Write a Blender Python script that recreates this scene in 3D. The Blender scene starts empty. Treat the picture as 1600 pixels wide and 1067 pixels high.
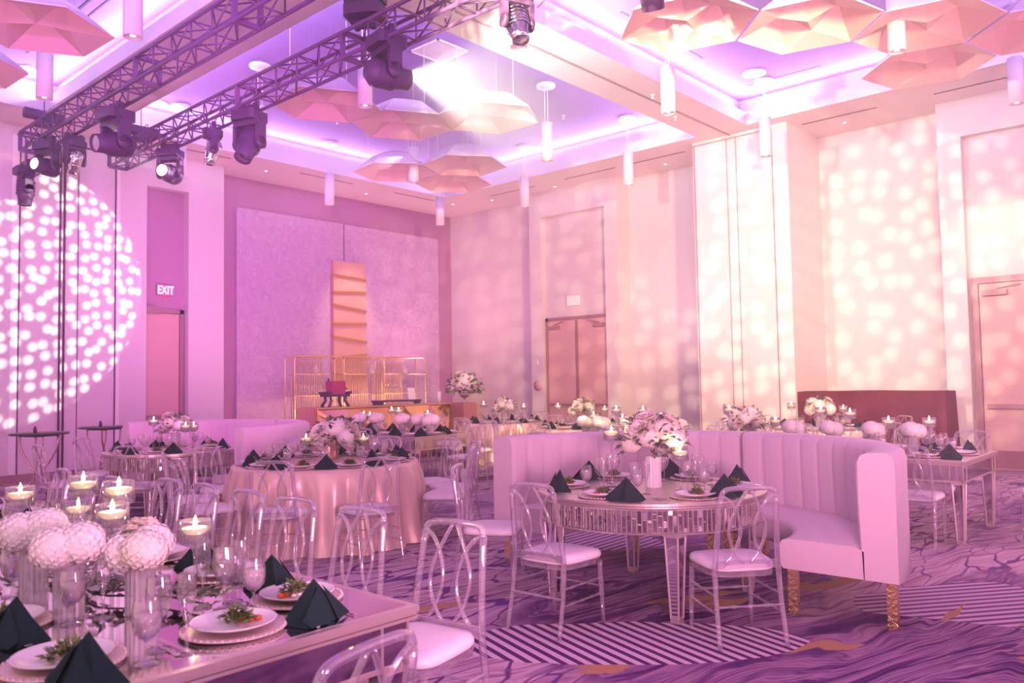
import bpy, bmesh, math, random
from mathutils import Vector, Matrix, Euler, noise
PI = math.pi
R = math.radians
S = bpy.context.scene
COL = S.collection

# ------------------------------------------------------------------ camera
YAW, PITCH, ROLL, FPX, CAMH = 0.83538932, 0.05058144, -0.01699263, 1269.558, 1.55
_f = Vector((math.sin(YAW)*math.cos(PITCH), math.cos(YAW)*math.cos(PITCH), math.sin(PITCH)))
_r0 = Vector((math.cos(YAW), -math.sin(YAW), 0)); _u0 = _r0.cross(_f)
_r = _r0*math.cos(ROLL) + _u0*math.sin(ROLL); _u = -_r0*math.sin(ROLL) + _u0*math.cos(ROLL)
cam = bpy.data.cameras.new('camera'); camo = bpy.data.objects.new('camera', cam); COL.objects.link(camo)
cam.sensor_width = 36.0; cam.lens = 36.0*FPX/1600.0; cam.clip_start = .05; cam.clip_end = 200
camo.matrix_world = Matrix(((_r.x, _u.x, -_f.x, 0), (_r.y, _u.y, -_f.y, 0), (_r.z, _u.z, -_f.z, CAMH), (0, 0, 0, 1)))
cam.dof.use_dof = True; cam.dof.focus_distance = 5.6; cam.dof.aperture_fstop = 3.2
S.camera = camo

# ------------------------------------------------------------------ render look
S.view_settings.view_transform = 'Standard'; S.view_settings.look = 'None'
S.view_settings.exposure = -0.13; S.view_settings.gamma = 1.0; S.view_settings.use_curve_mapping = False
cy = S.cycles
cy.use_denoising = True; cy.denoiser = 'OPENIMAGEDENOISE'
cy.use_adaptive_sampling = True; cy.adaptive_threshold = 0.02
cy.max_bounces = 6; cy.diffuse_bounces = 3; cy.glossy_bounces = 3; cy.transmission_bounces = 4
cy.transparent_max_bounces = 14; cy.volume_bounces = 0
cy.caustics_reflective = False; cy.caustics_refractive = False
cy.sample_clamp_indirect = 3.0; cy.blur_glossy = 1.0
cy.use_light_tree = True
cy.volume_step_rate = 4.0; cy.volume_max_steps = 64

# ------------------------------------------------------------------ node helpers
class NT:
    def __init__(s, tree): s.t = tree; s.n = tree.nodes; s.l = tree.links
    def add(s, typ, **kw):
        nd = s.n.new(typ)
        for k, v in kw.items():
            if k.startswith('_'): setattr(nd, k[1:], v)
            else: s.set(nd, k, v)
        return nd
    def set(s, nd, k, v):
        sk = nd.inputs[int(k[1:])] if k[0] == 'i' and k[1:].isdigit() else nd.inputs[k.replace('__', ' ')]
        if isinstance(v, bpy.types.NodeSocket): s.l.new(v, sk)
        elif isinstance(v, bpy.types.Node): s.l.new(v.outputs[0], sk)
        else: sk.default_value = v
    def math(s, op, a, b=None, c=None, clamp=False):
        nd = s.n.new('ShaderNodeMath'); nd.operation = op; nd.use_clamp = clamp
        for i, v in enumerate((a, b, c)):
            if v is not None: s.set(nd, 'i%d' % i, v)
        return nd.outputs[0]
    def mix(s, fac, a, b, blend='MIX'):
        nd = s.n.new('ShaderNodeMix'); nd.data_type = 'RGBA'; nd.blend_type = blend
        s.set(nd, 'i0', fac); s.set(nd, 'i6', a); s.set(nd, 'i7', b)
        return nd.outputs[2]
    def ramp(s, fac, stops, interp='LINEAR'):
        nd = s.n.new('ShaderNodeValToRGB'); cr = nd.color_ramp; cr.interpolation = interp
        while len(cr.elements) < len(stops): cr.elements.new(0.5)
        for e, (p, c) in zip(cr.elements, stops): e.position = p; e.color = c if len(c) == 4 else (*c, 1)
        s.set(nd, 'i0', fac)
        return nd.outputs[0]

def C4(c): return (*c[:3], 1.0)
MATS = {}
def mat(name, col=(.8, .8, .8), rough=.5, metal=0., emit=None, estr=0., bump=0., bscale=40., var=0., sheen=0., spec=.5):
    if name in MATS: return MATS[name]
    m = bpy.data.materials.new(name); m.use_nodes = True; t = NT(m.node_tree); t.n.clear()
    out = t.add('ShaderNodeOutputMaterial'); b = t.add('ShaderNodeBsdfPrincipled', Roughness=rough, Metallic=metal)
    b.inputs['Specular IOR Level'].default_value = spec
    t.set(out, 'Surface', b)
    co = t.add('ShaderNodeTexCoord')
    base = C4(col)
    if var > 0:
        nz = t.add('ShaderNodeTexNoise', Vector=co.outputs['Object'], Scale=bscale*.2, Detail=4.0)
        base = t.mix(nz.outputs[0], C4([c*(1-var) for c in col]), C4([min(1, c*(1+var*.6)) for c in col]))
    t.set(b, 'Base Color', base)
    if bump > 0:
        nz = t.add('ShaderNodeTexNoise', Vector=co.outputs['Object'], Scale=bscale, Detail=5.0)
        bp = t.add('ShaderNodeBump', Strength=bump, Distance=.01, Height=nz.outputs[0]); t.set(b, 'Normal', bp)
    if emit: b.inputs['Emission Color'].default_value = C4(emit); b.inputs['Emission Strength'].default_value = estr
    if sheen: b.inputs['Sheen Weight'].default_value = sheen
    MATS[name] = m; return m

def clear_mat(name, tint=(1, 1, 1), body=.10, rough=.08, gl=.85, lo=.04, hi=.75, bodycol=(.92, .88, .95)):
    """clear acrylic / glass: see-through in the middle, bright at grazing edges"""
    m = bpy.data.materials.new(name); m.use_nodes = True; t = NT(m.node_tree); t.n.clear()
    out = t.add('ShaderNodeOutputMaterial')
    tr = t.add('ShaderNodeBsdfTransparent', Color=C4(tint)); gs = t.add('ShaderNodeBsdfGlossy', Color=(gl, gl, gl, 1), Roughness=rough)
    df = t.add('ShaderNodeBsdfDiffuse', Color=C4(bodycol))
    lw = t.add('ShaderNodeLayerWeight', Blend=.35)
    fac = t.math('MULTIPLY_ADD', lw.outputs['Facing'], hi-lo, lo)
    a = t.add('ShaderNodeMixShader', i0=body, i1=tr.outputs[0], i2=df.outputs[0])
    b = t.add('ShaderNodeMixShader', i0=fac, i1=a.outputs[0], i2=gs.outputs[0])
    t.set(out, 'Surface', b); MATS[name] = m; return m

# ------------------------------------------------------------------ world: coloured ambient fill added through the hall's open sides
w = bpy.data.worlds.new('world'); S.world = w; w.use_nodes = True
t = NT(w.node_tree); bg = w.node_tree.nodes['Background']
AMB = (1.0, .39, .72)
tc = t.add('ShaderNodeTexCoord'); sx = t.add('ShaderNodeSeparateXYZ', i0=tc.outputs['Generated'])
warmth = t.add('ShaderNodeMapRange', Value=t.math('SUBTRACT', sx.outputs[1], sx.outputs[0])); warmth.inputs[1].default_value = -.35; warmth.inputs[2].default_value = .95
t.set(bg, 'i0', t.mix(warmth.outputs[0], C4(AMB), (1.0, .56, .52, 1))); bg.inputs[1].default_value = 1.12

# ------------------------------------------------------------------ lights
def aim(o, target):
    d = Vector(target) - o.location
    o.rotation_euler = d.to_track_quat('-Z', 'Y').to_euler()
def area(name, loc, size, power, col, target=None, rot=None):
    l = bpy.data.lights.new(name, 'AREA'); l.shape = 'RECTANGLE'; l.size, l.size_y = size; l.energy = power; l.color = col
    o = bpy.data.objects.new(name, l); COL.objects.link(o); o.location = loc
    if target: aim(o, target)
    if rot: o.rotation_euler = rot
    return o
def spot(name, loc, target, power, col, angle=50, blend=.4, radius=.08, gobo=None):
    l = bpy.data.lights.new(name, 'SPOT'); l.energy = power; l.color = col; l.spot_size = R(angle); l.spot_blend = blend; l.shadow_soft_size = radius
    o = bpy.data.objects.new(name, l); COL.objects.link(o); o.location = loc; aim(o, target)
    if gobo:   # rotating-dot gobo of the moving head: bright round dots thrown by the lamp itself
        scale, soft, amount, base = gobo
        l.use_nodes = True; t = NT(l.node_tree); em = l.node_tree.nodes['Emission']
        co = t.add('ShaderNodeTexCoord'); sp = t.add('ShaderNodeSeparateXYZ', i0=co.outputs['Normal'])
        zz = t.math('ABSOLUTE', sp.outputs[2])
        cx = t.math('DIVIDE', sp.outputs[0], zz); cyy = t.math('DIVIDE', sp.outputs[1], zz)
        cb = t.add('ShaderNodeCombineXYZ', i0=cx, i1=cyy, i2=0.0)
        vo = t.add('ShaderNodeTexVoronoi', Vector=cb.outputs[0], Scale=scale, Randomness=.62); vo.voronoi_dimensions = '2D'
        mr = t.add('ShaderNodeMapRange', Value=vo.outputs['Distance']); mr.interpolation_type = 'SMOOTHSTEP'
        mr.inputs[1].default_value = .33+soft; mr.inputs[2].default_value = .33-soft; mr.inputs[3].default_value = base; mr.inputs[4].default_value = amount
        t.set(em, 'Strength', mr)
    return o

CZ, CTOP = 6.14, 6.70            # soffit height, coffer ceiling height
COFFERS = [(5.70, 13.65, 7.55, 14.50), (5.70, 13.60, -.50, 6.53), (-3.30, 4.65, 7.55, 14.50), (-3.30, 4.65, -.50, 6.53)]
COVE = (.80, .62, 1.0)
for (x0, x1, y0, y1) in COFFERS:
    o = .13; z = 6.41; P_ = 150
    for (cx_, cy_, lx, ly, tx, ty) in (((x0+x1)/2, y1+o, x1-x0, .06, 0, -1), ((x0+x1)/2, y0-o, x1-x0, .06, 0, 1), (x0-o, (y0+y1)/2, .06, y1-y0, 1, 0), (x1+o, (y0+y1)/2, .06, y1-y0, -1, 0)):
        a = area('cove_strip_light', (cx_, cy_, z), (lx, ly), P_, COVE)
        d = Vector((tx*.8, ty*.8, .6)); 
        q = d.to_track_quat('-Z', 'Y' if ty else 'X')
        # keep the strip's long side along the cove
        zax = -d.normalized(); xax = Vector((1, 0, 0)); yax = zax.cross(xax) if ty else None
        if ty: yax = zax.cross(xax).normalized(); M = Matrix((xax, yax, zax)).transposed()
        else:
            yax = Vector((0, 1, 0)); xax = yax.cross(zax).normalized(); M = Matrix((xax, yax, zax)).transposed()
        a.rotation_euler = M.to_euler()

# washes: warm on the door wall, magenta and purple elsewhere, dotted gobos on two walls
WARM = (1.0, .60, .36)
spot('wash_lamp_warm', (6.4, 1.0, 5.0), (15.4, 10.6, 2.2), 4300, (1.0, .62, .26), 74, 1.0, .25)
spot('wash_lamp_warm', (8.2, .5, 4.4), (15.4, 4.2, 2.6), 900, (1.0, .80, .42), 60, 1.0, .25)
spot('wash_lamp_pink', (7.0, 3.0, 4.2), (15.4, 8.0, 5.2), 300, (1.0, .5, .5), 75, 1.0, .25)
spot('gobo_lamp_wall', (4.25, 4.4, 5.0), (15.4, 9.0, 3.3), 3000, (1.0, .86, .52), 70, .25, .03, (25, .15, 1.0, .12))
spot('gobo_lamp_side', (7.3, 8.6, 4.72), (4.5, 15.4, 3.4), 4600, (1.0, .94, .82), 34, .03, .02, (34, .12, 1.0, .06))
spot('wash_lamp_magenta', (2.0, 4.0, 3.6), (11.0, 16.2, 2.8), 1900, (1.0, .18, .90), 60, 1.0, .3)
spot('wash_lamp_magenta', (0.5, 6.0, 3.4), (4.5, 15.5, 3.2), 500, (1.0, .16, .74), 80, 1.0, .3)
spot('wash_lamp_purple', (0.0, 1.0, 4.4), (4.8, 10.5, 5.5), 2000, (.62, .14, 1.0), 50, 1.0, .3)
spot('door_hot_spot', (13.3, 3.0, 4.9), (15.12, 2.9, 3.75), 170, (1.0, .80, .34), 46, 1.0, .1)  # unseen spot added for the yellow hot spot on the door wall
spot('added_table_fill', (-.6, .6, 3.4), (1.2, 3.0, .9), 150, (1.0, .80, .84), 60, 1.0, .25)  # unseen fill spot added to brighten the nearest table
# unseen fill spots added to wash the ceiling, no fixtures stand there
for (x, y, tx, ty, p_, c_) in ((1.5, .0, 8, 8, 1000, (1.0, .42, .66)), (7.0, -1.5, 11, 5, 1000, (1.0, .45, .60)), (-1.5, 6.0, 4, 12, 700, (1.0, .38, .75)), (13.9, 15.2, 13.2, 14.0, 300, (1.0, .45, .55)), (7.3, 12.2, 8.2, 14.6, 420, (1.0, .35, .75)), (13.2, 8.6, 14.3, 9.6, 300, (1.0, .5, .5))):
    spot('added_ceiling_fill', (x, y, 1.3), (tx, ty, 6.1), p_, c_, 140, 1.0, .3)

# ------------------------------------------------------------------ mesh builder
class MB:
    def __init__(s): s.v = []; s.f = []; s.m = []; s.sm = []
    def add(s, vs, fs, mi=0, smooth=False, M=None):
        b = len(s.v)
        s.v += [tuple(M @ Vector(p)) for p in vs] if M else [tuple(p) for p in vs]
        s.f += [tuple(b+i for i in f) for f in fs]; s.m += [mi]*len(fs); s.sm += [smooth]*len(fs)
        return s
    def box(s, c, d, mi=0, M=None, taper=1.0):
        x, y, z = c; a, b, h = d[0]/2, d[1]/2, d[2]/2; k = taper
        vs = [(x-a*k, y-b*k, z-h), (x+a*k, y-b*k, z-h), (x+a*k, y+b*k, z-h), (x-a*k, y+b*k, z-h), (x-a, y-b, z+h), (x+a, y-b, z+h), (x+a, y+b, z+h), (x-a, y+b, z+h)]
        return s.add(vs, [(0, 3, 2, 1), (4, 5, 6, 7), (0, 1, 5, 4), (1, 2, 6, 5), (2, 3, 7, 6), (3, 0, 4, 7)], mi, False, M)
    def bx(s, x0, x1, y0, y1, z0, z1, mi=0): return s.box(((x0+x1)/2, (y0+y1)/2, (z0+z1)/2), (x1-x0, y1-y0, z1-z0), mi)
    def bar(s, p, q, w, h=None, mi=0):
        p, q = Vector(p), Vector(q); h = h or w; d = q-p; L = d.length; M = Matrix.Translation((p+q)/2) @ d.to_track_quat('Z', 'Y').to_matrix().to_4x4()
        return s.box((0, 0, 0), (w, h, L), mi, M)
    def tube(s, pts, r, n=6, mi=0, caps=True, M=None, closed=False):
        pts = [Vector(p) for p in pts]; N = len(pts); rr = r if isinstance(r, (list, tuple)) else [r]*N
        vs = []; prev = None
        for i, p in enumerate(pts):
            if closed: d = pts[(i+1) % N]-pts[i-1]
            else: d = pts[min(i+1, N-1)]-pts[max(i-1, 0)]
            d.normalize()
            if prev is None: a = d.cross(Vector((0, 0, 1)) if abs(d.z) < .9 else Vector((1, 0, 0))).normalized()
            else: a = (prev - d*prev.dot(d)).normalized()
            prev = a; b = d.cross(a)
            for k in range(n):
                t = 2*PI*k/n; vs.append(p + (a*math.cos(t)+b*math.sin(t))*rr[i])
        fs = []
        for i in range(N if closed else N-1):
            j = (i+1) % N
            for k in range(n): fs.append((i*n+k, i*n+(k+1) % n, j*n+(k+1) % n, j*n+k))
        if caps and not closed: fs.append(tuple(range(n))[::-1]); fs.append(tuple((N-1)*n+k for k in range(n)))
        return s.add(vs, fs, mi, n > 4, M)
    def lathe(s, prof, n=20, mi=0, M=None, c=(0, 0), smooth=True, open_=False):
        vs = []; fs = []; N = len(prof)
        for (r, z) in prof:
            for k in range(n): t = 2*PI*k/n; vs.append((c[0]+r*math.cos(t), c[1]+r*math.sin(t), z))
        for i in range(N-1):
            for k in range(n): fs.append((i*n+k, i*n+(k+1) % n, (i+1)*n+(k+1) % n, (i+1)*n+k))
        if not open_:
            if prof[0][0] > 1e-4: fs.append(tuple(range(n))[::-1])
            if prof[-1][0] > 1e-4: fs.append(tuple((N-1)*n+k for k in range(n)))
        return s.add(vs, fs, mi, smooth, M)
    def ico(s, c, r, sub=1, mi=0, squash=(1, 1, 1), jit=0, rnd=None, smooth=True):
        bm = bmesh.new(); bmesh.ops.create_icosphere(bm, subdivisions=sub, radius=1)
        vs = []
        for v in bm.verts:
            k = 1 + (rnd.uniform(-jit, jit) if rnd and jit else 0)
            vs.append((c[0]+v.co.x*r*squash[0]*k, c[1]+v.co.y*r*squash[1]*k, c[2]+v.co.z*r*squash[2]*k))
        fs = [tuple(v.index for v in f.verts) for f in bm.faces]; bm.free()
        return s.add(vs, fs, mi, smooth)
    def prism(s, poly, z0, z1, mi=0, M=None):
        n = len(poly); vs = [(p[0], p[1], z0) for p in poly]+[(p[0], p[1], z1) for p in poly]
        fs = [tuple(range(n))[::-1], tuple(range(n, 2*n))]+[(i, (i+1) % n, n+(i+1) % n, n+i) for i in range(n)]
        return s.add(vs, fs, mi, False, M)
    def mesh(s, name, mats):
        me = bpy.data.meshes.new(name); me.from_pydata(s.v, [], s.f)
        for m in (mats if isinstance(mats, (list, tuple)) else [mats]): me.materials.append(m)
        me.polygons.foreach_set('material_index', s.m); me.polygons.foreach_set('use_smooth', s.sm); me.update()
        return me

def put(name, me, parent=None, loc=(0, 0, 0), rot=(0, 0, 0), scale=None):
    o = bpy.data.objects.new(name, me); COL.objects.link(o)
    o.location = loc; o.rotation_euler = rot
    if scale: o.scale = scale if isinstance(scale, (tuple, list)) else (scale,)*3
    if parent: o.parent = parent
    return o
def tag(o, label, cat, group=None):
    o['label'] = label; o['category'] = cat
    if group: o['group'] = group
    return o
def thing(name, label, cat, loc=(0, 0, 0), rz=0, group=None, rot=None):
    o = bpy.data.objects.new(name, None); COL.objects.link(o); o.empty_display_size = .1
    o.location = loc; o.rotation_euler = rot or (0, 0, rz)
    return tag(o, label, cat, group)
def structure(name, mb, m, label=None):
    o = put(name, mb.mesh(name, m)); o['kind'] = 'structure'
    if label: o['label'] = label
    return o
_cache = {}
def cached(key, fn):
    if key not in _cache: _cache[key] = fn()
    return _cache[key]
def bevel(o, w=.01, seg=2):
    m = o.modifiers.new('b', 'BEVEL'); m.width = w; m.segments = seg; m.limit_method = 'ANGLE'; return o
#%%SHELL
# ------------------------------------------------------------------ room materials
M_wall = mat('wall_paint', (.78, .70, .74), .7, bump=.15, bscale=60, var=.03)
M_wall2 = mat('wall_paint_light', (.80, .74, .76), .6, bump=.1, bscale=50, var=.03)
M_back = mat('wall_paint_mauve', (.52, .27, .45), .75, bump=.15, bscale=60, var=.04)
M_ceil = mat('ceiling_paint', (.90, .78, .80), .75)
M_coff = mat('coffer_paint_lit_purple', (.38, .21, .60), .8)  # white ceiling coloured purple: the purple light is put into the paint
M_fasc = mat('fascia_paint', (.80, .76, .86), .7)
M_dark = mat('dark_gasket', (.10, .05, .09), .6)
M_steel = mat('brushed_steel', (.55, .48, .50), .35, 1.0)
M_doorf = mat('door_frame_bronze', (.42, .24, .28), .45, .3)
M_door = mat('door_laminate', (.72, .45, .44), .5, var=.05, bump=.05)
M_white = mat('white_paint', (.92, .90, .92), .45)
M_gold = mat('polished_gold', (.92, .62, .26), .16, 1.0)
M_rose = mat('rose_gold', (.90, .55, .42), .18, 1.0)
M_goldw = mat('satin_gold', (.90, .64, .36), .32, .9)

# plaster feature panel with brushed swirls
def panel_mat():
    m = bpy.data.materials.new('plaster_panel'); m.use_nodes = True; t = NT(m.node_tree); b = m.node_tree.nodes['Principled BSDF']
    co = t.add('ShaderNodeTexCoord'); nz = t.add('ShaderNodeTexNoise', Vector=co.outputs['Object'], Scale=3.0, Detail=9.0, Distortion=3.0)
    c = t.ramp(nz.outputs[0], [(.35, (.58, .38, .62)), (.5, (.63, .43, .66)), (.54, (.71, .54, .74)), (.58, (.62, .42, .64)), (.75, (.58, .38, .62))])
    t.set(b, 'Base Color', c); b.inputs['Roughness'].default_value = .55
    return m
M_panel = panel_mat()

# carpet -----------------------------------------------------------
def carpet():
    m = bpy.data.materials.new('carpet_pile'); m.use_nodes = True; t = NT(m.node_tree); b = m.node_tree.nodes['Principled BSDF']
    b.inputs['Roughness'].default_value = .95; b.inputs['Specular IOR Level'].default_value = .1
    geo = t.add('ShaderNodeNewGeometry'); P = geo.outputs['Position']
    # rotate so that the weave's long direction runs across the hall
    mp = t.add('ShaderNodeMapping', Vector=P); mp.inputs['Rotation'].default_value = (0, 0, R(50)); mp.inputs['Scale'].default_value = (.36, 1.30, 1)
    wn = t.add('ShaderNodeTexNoise', Vector=mp.outputs[0], Scale=1.1, Detail=3.0)
    sub = t.add('ShaderNodeVectorMath', i0=wn.outputs[1], i1=(.5, .5, .5)); sub.operation = 'SUBTRACT'
    sc = t.add('ShaderNodeVectorMath', i0=sub.outputs[0]); sc.operation = 'SCALE'; sc.inputs['Scale'].default_value = .9
    ad = t.add('ShaderNodeVectorMath', i0=mp.outputs[0], i1=sc.outputs[0])
    # pebble cells with dark joints
    v1 = t.add('ShaderNodeTexVoronoi', Vector=ad.outputs[0], Scale=4.3); v1.feature = 'DISTANCE_TO_EDGE'
    jn = t.add('ShaderNodeTexNoise', Vector=P, Scale=1.3, Detail=4.0)
    wdt = t.math('MULTIPLY_ADD', jn.outputs[0], .16, -.056)
    joint = t.add('ShaderNodeMapRange', Value=v1.outputs[0]); t.set(joint, 'i1', t.math('ADD', wdt, .03)); t.set(joint, 'i2', wdt); joint.inputs[3].default_value = 0; joint.inputs[4].default_value = 1
    # streaky long strokes
    mp2 = t.add('ShaderNodeMapping', Vector=ad.outputs[0]); mp2.inputs['Scale'].default_value = (.7, 7.5, 1)
    st = t.add('ShaderNodeTexNoise', Vector=mp2.outputs[0], Scale=1.9, Detail=10.0, Distortion=.8)
    big = t.add('ShaderNodeTexNoise', Vector=ad.outputs[0], Scale=.62, Detail=4.0)
    light = t.ramp(st.outputs[0], [(.30, (.26, .13, .22)), (.42, (.50, .34, .40)), (.50, (.68, .52, .56)), (.56, (.52, .36, .42)), (.70, (.76, .61, .64))])
    dark = t.ramp(st.outputs[0], [(.34, (.03, .006, .07)), (.46, (.13, .04, .16)), (.53, (.42, .25, .34)), (.60, (.16, .06, .19)), (.72, (.52, .35, .42))])
    sq = t.add('ShaderNodeSeparateXYZ', i0=P)
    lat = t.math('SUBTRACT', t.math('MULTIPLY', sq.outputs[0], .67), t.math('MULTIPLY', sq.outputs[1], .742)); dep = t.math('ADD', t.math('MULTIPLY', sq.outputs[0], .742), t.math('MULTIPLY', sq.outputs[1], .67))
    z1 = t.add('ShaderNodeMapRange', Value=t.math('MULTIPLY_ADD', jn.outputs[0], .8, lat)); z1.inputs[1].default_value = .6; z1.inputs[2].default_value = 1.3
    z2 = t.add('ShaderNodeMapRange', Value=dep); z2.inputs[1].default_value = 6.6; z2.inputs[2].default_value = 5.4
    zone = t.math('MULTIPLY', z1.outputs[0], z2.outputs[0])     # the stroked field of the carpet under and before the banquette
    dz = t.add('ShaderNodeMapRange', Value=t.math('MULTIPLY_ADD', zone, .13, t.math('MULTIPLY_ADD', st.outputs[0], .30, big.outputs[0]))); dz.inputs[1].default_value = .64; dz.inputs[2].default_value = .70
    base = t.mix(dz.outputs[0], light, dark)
    # hatched patches: light ribs on a dark ground, direction set by a large cell
    mp3 = t.add('ShaderNodeMapping', Vector=P); mp3.inputs['Location'].default_value = (.5, .2, 0)
    vc = t.add('ShaderNodeTexVoronoi', Vector=mp3.outputs[0], Scale=.52); vc.inputs['Randomness'].default_value = .9
    sepc = t.add('ShaderNodeSeparateColor', i0=vc.outputs['Color'])
    ang = t.math('MULTIPLY', sepc.outputs[0], 2.2)
    sepP = t.add('ShaderNodeSeparateXYZ', i0=P)
    rx = t.math('ADD', t.math('MULTIPLY', sepP.outputs[0], t.math('COSINE', ang)), t.math('MULTIPLY', sepP.outputs[1], t.math('SINE', ang)))
    rib = t.math('SINE', t.math('MULTIPLY', rx, 74.0))
    ribm = t.math('GREATER_THAN', rib, -.15)
    ribc = t.mix(ribm, (.16, .07, .19, 1), (.66, .50, .60, 1))
    vn = t.add('ShaderNodeTexNoise', Vector=P, Scale=1.6, Detail=2.0)
    pm = t.math('LESS_THAN', t.math('ADD', vc.outputs['Distance'], t.math('MULTIPLY', vn.outputs[0], .35)), .64)
    pm = t.math('MULTIPLY', pm, t.math('GREATER_THAN', sepc.outputs[1], .56))
    dist = t.add('ShaderNodeVectorMath', i0=P); dist.operation = 'LENGTH'
    pm = t.math('MULTIPLY', pm, t.math('GREATER_THAN', dist.outputs['Value'], 5.9))
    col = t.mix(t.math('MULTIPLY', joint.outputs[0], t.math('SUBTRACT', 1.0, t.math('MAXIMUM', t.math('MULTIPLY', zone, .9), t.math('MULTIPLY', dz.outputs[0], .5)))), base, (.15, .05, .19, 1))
    col = t.mix(pm, col, ribc)
    # the large hatched patch under the mirrored round table
    a1 = R(-12)
    lx = t.math('ADD', t.math('MULTIPLY', t.math('SUBTRACT', sepP.outputs[0], 4.05), math.cos(R(-47))), t.math('MULTIPLY', t.math('SUBTRACT', sepP.outputs[1], 2.85), math.sin(R(-47))))
    ly = t.math('ADD', t.math('MULTIPLY', t.math('SUBTRACT', sepP.outputs[0], 4.05), -math.sin(R(-47))), t.math('MULTIPLY', t.math('SUBTRACT', sepP.outputs[1], 2.85), math.cos(R(-47))))
    er = t.math('ADD', t.math('POWER', t.math('DIVIDE', lx, 1.05), 2.0), t.math('POWER', t.math('DIVIDE', ly, .40), 2.0))
    er = t.math('ADD', er, t.math('MULTIPLY', t.math('SUBTRACT', vn.outputs[0], .5), .9))
    em = t.math('LESS_THAN', er, 1.0)
    rb = t.math('SINE', t.math('MULTIPLY', t.math('ADD', lx, t.math('MULTIPLY', ly, .55)), 72.0))
    rb = t.math('GREATER_THAN', rb, -.1)
    col = t.mix(em, col, t.mix(rb, (.10, .03, .12, 1), (.74, .60, .68, 1)))
    # ochre strokes
    gn = t.add('ShaderNodeTexNoise', Vector=mp2.outputs[0], Scale=.55, Detail=5.0); gl = t.add('ShaderNodeTexNoise', Vector=P, Scale=.9)
    gm = t.math('GREATER_THAN', t.math('ADD', gn.outputs[0], t.math('MULTIPLY', gl.outputs[0], .5)), t.math('MULTIPLY_ADD', zone, -.06, .94))
    gm = t.math('MULTIPLY', gm, t.math('SUBTRACT', 1.0, em))
    col = t.mix(gm, col, (.46, .28, .13, 1))
    fz = t.add('ShaderNodeTexNoise', Vector=P, Scale=240.0, Detail=2.0)
    col = t.mix(.22, col, fz.outputs[0], 'OVERLAY')
    t.set(b, 'Base Color', col)
    bp = t.add('ShaderNodeBump', Strength=.3, Distance=.006, Height=fz.outputs[0]); t.set(b, 'Normal', bp)
    return m
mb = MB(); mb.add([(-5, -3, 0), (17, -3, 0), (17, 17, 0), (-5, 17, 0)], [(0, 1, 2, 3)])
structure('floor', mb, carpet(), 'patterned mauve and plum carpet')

# ceiling: soffit bands and beams with four coffers
XB = [-5, -3.3, 4.65, 5.70, 13.65, 15.6]; YB = [-3, -.5, 6.53, 7.55, 14.5, 16.4]
mb = MB()
for i in range(5):
    for j in range(5):
        if i in (1, 3) and j in (1, 3): continue
        mb.add([(XB[i], YB[j], CZ), (XB[i], YB[j+1], CZ), (XB[i+1], YB[j+1], CZ), (XB[i+1], YB[j], CZ)], [(0, 1, 2, 3)])
structure('ceiling', mb, M_ceil, 'painted soffit bands and beams')
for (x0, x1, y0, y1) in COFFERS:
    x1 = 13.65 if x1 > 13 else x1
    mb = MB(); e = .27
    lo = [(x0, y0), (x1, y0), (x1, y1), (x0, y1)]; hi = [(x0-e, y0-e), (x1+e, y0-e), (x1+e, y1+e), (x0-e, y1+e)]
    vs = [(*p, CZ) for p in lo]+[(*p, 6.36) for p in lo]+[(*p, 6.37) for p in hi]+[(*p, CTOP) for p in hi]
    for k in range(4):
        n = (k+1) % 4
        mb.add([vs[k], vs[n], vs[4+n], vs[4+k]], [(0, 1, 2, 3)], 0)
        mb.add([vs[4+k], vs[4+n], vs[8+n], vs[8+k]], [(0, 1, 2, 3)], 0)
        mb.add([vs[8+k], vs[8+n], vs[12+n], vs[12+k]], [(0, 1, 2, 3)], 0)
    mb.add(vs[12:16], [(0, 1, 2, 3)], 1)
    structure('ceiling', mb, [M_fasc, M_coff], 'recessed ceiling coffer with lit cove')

# walls
X0, Y0 = 15.44, 16.2
mb = MB(); mb.bx(8.3, X0+.2, Y0, Y0+.15, 0, CZ); structure('wall_back', mb, M_back)
mb = MB(); mb.bx(X0, X0+.15, -3, Y0, 0, CZ); structure('wall_right', mb, M_wall)
YL = 15.5
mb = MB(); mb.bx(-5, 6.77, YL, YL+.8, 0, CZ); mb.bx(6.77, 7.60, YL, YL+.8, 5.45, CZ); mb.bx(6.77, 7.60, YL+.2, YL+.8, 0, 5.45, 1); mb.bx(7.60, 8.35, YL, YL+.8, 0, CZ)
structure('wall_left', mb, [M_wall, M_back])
mb = MB(); mb.bx(8.98, 14.89, Y0-.08, Y0, 0, 5.46); structure('trim_1', mb, M_panel, 'large pale plaster feature panel')
mb = MB(); mb.bx(11.79, 11.81, Y0-.084, Y0-.08, 4.52, 5.46); structure('trim_2', mb, M_dark)
# sliding partition seams on the left wall
mb = MB()
for x, wd in ((4.60, .02), (5.54, .015), (6.19, .025)): mb.bx(x-wd/2, x+wd/2, YL-.006, YL, .05, 5.95)
def rcorner(x, sgn):
    pts = [(x, YL-.02, .02)] + [(x, YL-.02, 5.75)] + [(x+sgn*.18*(1-math.cos(a)), YL-.02, 5.75+.18*math.sin(a)) for a in [R(k) for k in range(15, 91, 15)]] + [(x+sgn*.7, YL-.02, 5.95)]
    mb.tube(pts, .018, 5)
rcorner(5.24, -1); rcorner(5.31, 1)
structure('trim_3', mb, M_dark)
mb = MB(); mb.bx(6.205, 6.27, YL-.012, YL, .05, 5.95); mb.bx(4.47, 4.58, YL-.012, YL, .05, 5.95); structure('trim_4', mb, M_white)
mb = MB(); mb.bx(-5, 6.75, YL-.02, YL, 0, .14); structure('baseboard_left', mb, M_doorf)
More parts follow.
